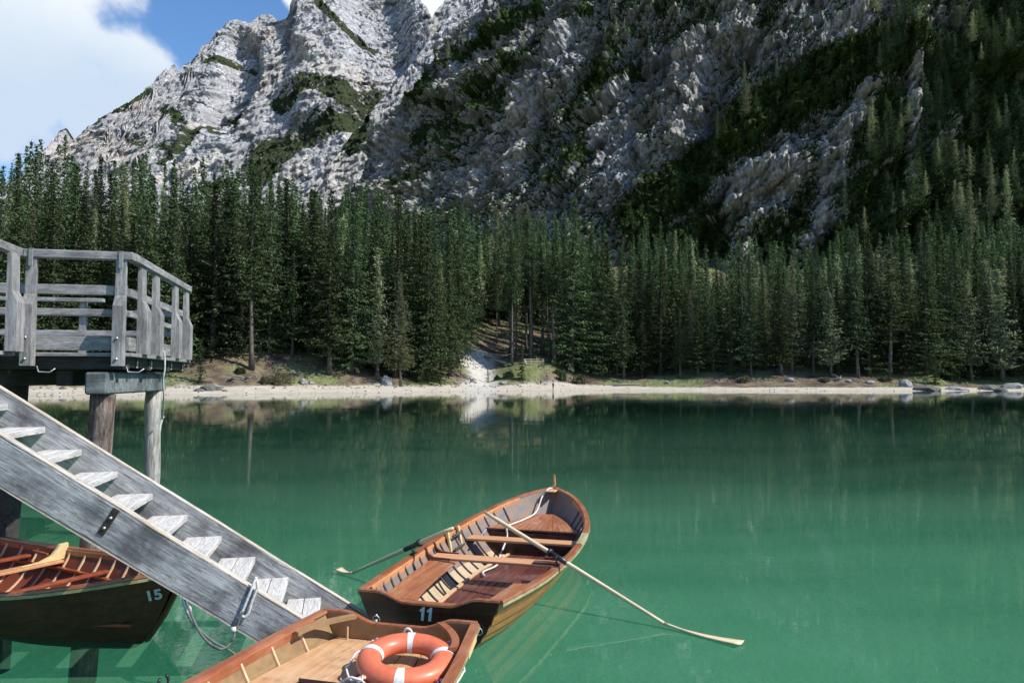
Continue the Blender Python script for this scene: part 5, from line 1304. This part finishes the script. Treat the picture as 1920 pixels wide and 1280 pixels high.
# little wooden railing on the knoll
def railing():
    x0, y0 = at_px(984, 178); x1, y1 = at_px(1018, 179); root = empty('wooden_railing', (x0, y0, gz(x0, y0)), 0, 'little pale wooden railing on the knoll behind the young spruce', 'railing'); b = Vector(root.location)
    for k in range(4):
        t = k/3; p = Vector((x0+(x1-x0)*t, y0+(y1-y0)*t, 0)); p.z = gz(p.x, p.y); m = MB(); m.box(p-b+Vector((0,0,.45)), (.17,.15,1.2), bev=.02); m.build('post', M_strtop, root)
    for z in (.55, .98):
        m = MB(); m.tube([Vector((x0-.3,y0,gz(x0,y0)+z))-b, Vector((x1+.3,y1,gz(x0,y0)+z-.05))-b], .085, 6); m.build('rail', M_strtop, root)
    m = MB(); m.tube([Vector((-.1,-.2,.9)), Vector((.1,-.5,.3)), Vector((.7,-1.2,-.7)), Vector((1.3,-1.7,-1.3))], [.14,.16,.13,.07], 7); o = m.build('bleached_branch', M_strtop, None, True); o.location = b; tag(o, 'curved bleached branch leaning from the wooden railing', 'branch')
railing()
# people
def person(x, y, z, rz, joints, cols, label, hair, seat=False):
    """joints: name -> (x,y,z,r); one skinned body, clothes and hair as children"""
    V = [];  E = []; Rd = []; ix = {}
    for k, (px_, py_, pz_, r, par) in joints.items():
        ix[k] = len(V); V.append((px_, py_, pz_)); Rd.append(r)
        if par: E.append((ix[par], ix[k]))
    me = bpy.data.meshes.new('body'); me.from_pydata(V, E, []); o = bpy.data.objects.new('person', me); COL.objects.link(o)
    sk = o.modifiers.new('skin', 'SKIN'); o.modifiers.new('sub', 'SUBSURF').levels = 1
    for i, d in enumerate(me.skin_vertices[0].data): d.radius = (Rd[i], Rd[i]*.8); d.use_root = (i == 0)
    dg = bpy.context.evaluated_depsgraph_get(); dg.update(); m2 = bpy.data.meshes.new_from_object(o.evaluated_get(dg)); o.modifiers.clear(); o.data = m2
    for m in cols: m2.materials.append(m)
    hz = joints['head'][2]; nk = joints['neck'][2]; hip = joints['hip'][2]; hx, hy = joints['head'][0], joints['head'][1]
    for p in m2.polygons:
        c = p.center
        if c.z > nk+.02: p.material_index = 0
        elif any((c - Vector(joints[h][:3])).length < .09 for h in ('handL','handR')): p.material_index = 0
        elif (c.z > hip+.02 and abs(c.y - joints['chest'][1]) < .25) or any((c - Vector(joints[h][:3])).length < .2 for h in ('elbL','elbR')): p.material_index = 1
        else: p.material_index = 2
    o.location = (x, y, z); o.rotation_euler = (0,0,rz); tag(o, label, 'person')
    import bmesh
    bm = bmesh.new(); bmesh.ops.create_icosphere(bm, subdivisions=2, radius=.118); 
    for v in bm.verts:
        v.co.y = v.co.y*1.08+.015
        if v.co.y < -.03 and v.co.z < .03: v.co.z = .03
    me = bpy.data.meshes.new('hair'); bm.to_mesh(me); bm.free(); me.materials.append(hair); h = bpy.data.objects.new('hair', me); COL.objects.link(h); h.parent = o; h.location = (hx, hy, hz+.02)
    return o
M_skin = simple('skin', (.50,.30,.22), .6, .3); M_hairb = simple('dark_hair', (.025,.018,.013), .6); M_blk = simple('black_cloth', (.02,.02,.024), .9, .1); M_wht = simple('white_cloth', (.68,.68,.66), .9, .1); M_navy = simple('navy_cloth', (.03,.035,.055), .9, .1); M_greyc = simple('grey_cloth', (.30,.31,.33), .9, .1)
def stand(): return dict(hip=(0,0,.93,.13,None), belly=(0,0,1.10,.135,'hip'), chest=(0,0,1.32,.16,'belly'), neck=(0,-.01,1.49,.055,'chest'), jaw=(0,-.03,1.56,.07,'neck'), head=(0,-.02,1.66,.10,'jaw'),
    shL=(.17,0,1.40,.06,'chest'), elbL=(.24,.02,1.13,.045,'shL'), wrL=(.22,-.10,.92,.032,'elbL'), handL=(.21,-.14,.84,.035,'wrL'), shR=(-.17,0,1.40,.06,'chest'), elbR=(-.24,.02,1.13,.045,'shR'), wrR=(-.20,-.12,.94,.032,'elbR'), handR=(-.18,-.16,.87,.035,'wrR'),
    thL=(.09,0,.86,.09,'hip'), knL=(.11,-.02,.48,.06,'thL'), anL=(.12,.02,.09,.042,'knL'), ftL=(.13,-.14,.035,.035,'anL'), thR=(-.09,0,.86,.09,'hip'), knR=(-.12,-.05,.48,.06,'thR'), anR=(-.13,-.04,.09,.042,'knR'), ftR=(-.14,-.20,.035,.035,'anR'))
def sit(): return dict(hip=(0,0,.17,.14,None), belly=(0,.0,.34,.14,'hip'), chest=(0,-.05,.55,.16,'belly'), neck=(0,-.09,.71,.055,'chest'), jaw=(0,-.13,.77,.07,'neck'), head=(0,-.12,.87,.10,'jaw'),
    shL=(.17,-.05,.62,.06,'chest'), elbL=(.25,-.16,.40,.045,'shL'), wrL=(.17,-.36,.42,.032,'elbL'), handL=(.13,-.43,.44,.035,'wrL'), shR=(-.17,-.05,.62,.06,'chest'), elbR=(-.25,-.16,.40,.045,'shR'), wrR=(-.17,-.36,.42,.032,'elbR'), handR=(-.13,-.43,.44,.035,'wrR'),
    thL=(.10,-.06,.16,.09,'hip'), knL=(.15,-.45,.42,.06,'thL'), anL=(.16,-.62,.07,.042,'knL'), ftL=(.16,-.76,.04,.035,'anL'), thR=(-.10,-.06,.16,.09,'hip'), knR=(-.15,-.45,.42,.06,'thR'), anR=(-.16,-.62,.07,.042,'knR'), ftR=(-.16,-.76,.04,.035,'anR'))
x, y = px_ground(1037, 731.5); person(x, y, max(0, gz(x, y)), R(20), stand(), [M_skin, M_blk, M_navy], 'person in dark clothes standing at the water edge on the far beach', M_hairb)
x, y = px_ground(1014, 720.5); person(x, y, gz(x, y), R(-10), sit(), [M_skin, M_blk, M_greyc], 'person in black top sitting on the grass at the foot of the knoll', M_hairb)
x, y = px_ground(1021, 721.5); person(x, y, gz(x, y), R(25), sit(), [M_skin, M_wht, M_greyc], 'person in white top sitting beside the one in black', M_hairb)
x, y = px_ground(1027, 721); person(x, y, gz(x, y), R(-30), sit(), [M_skin, M_wht, M_wht], 'person in pale clothes sitting at the right of the small group', M_hairb)
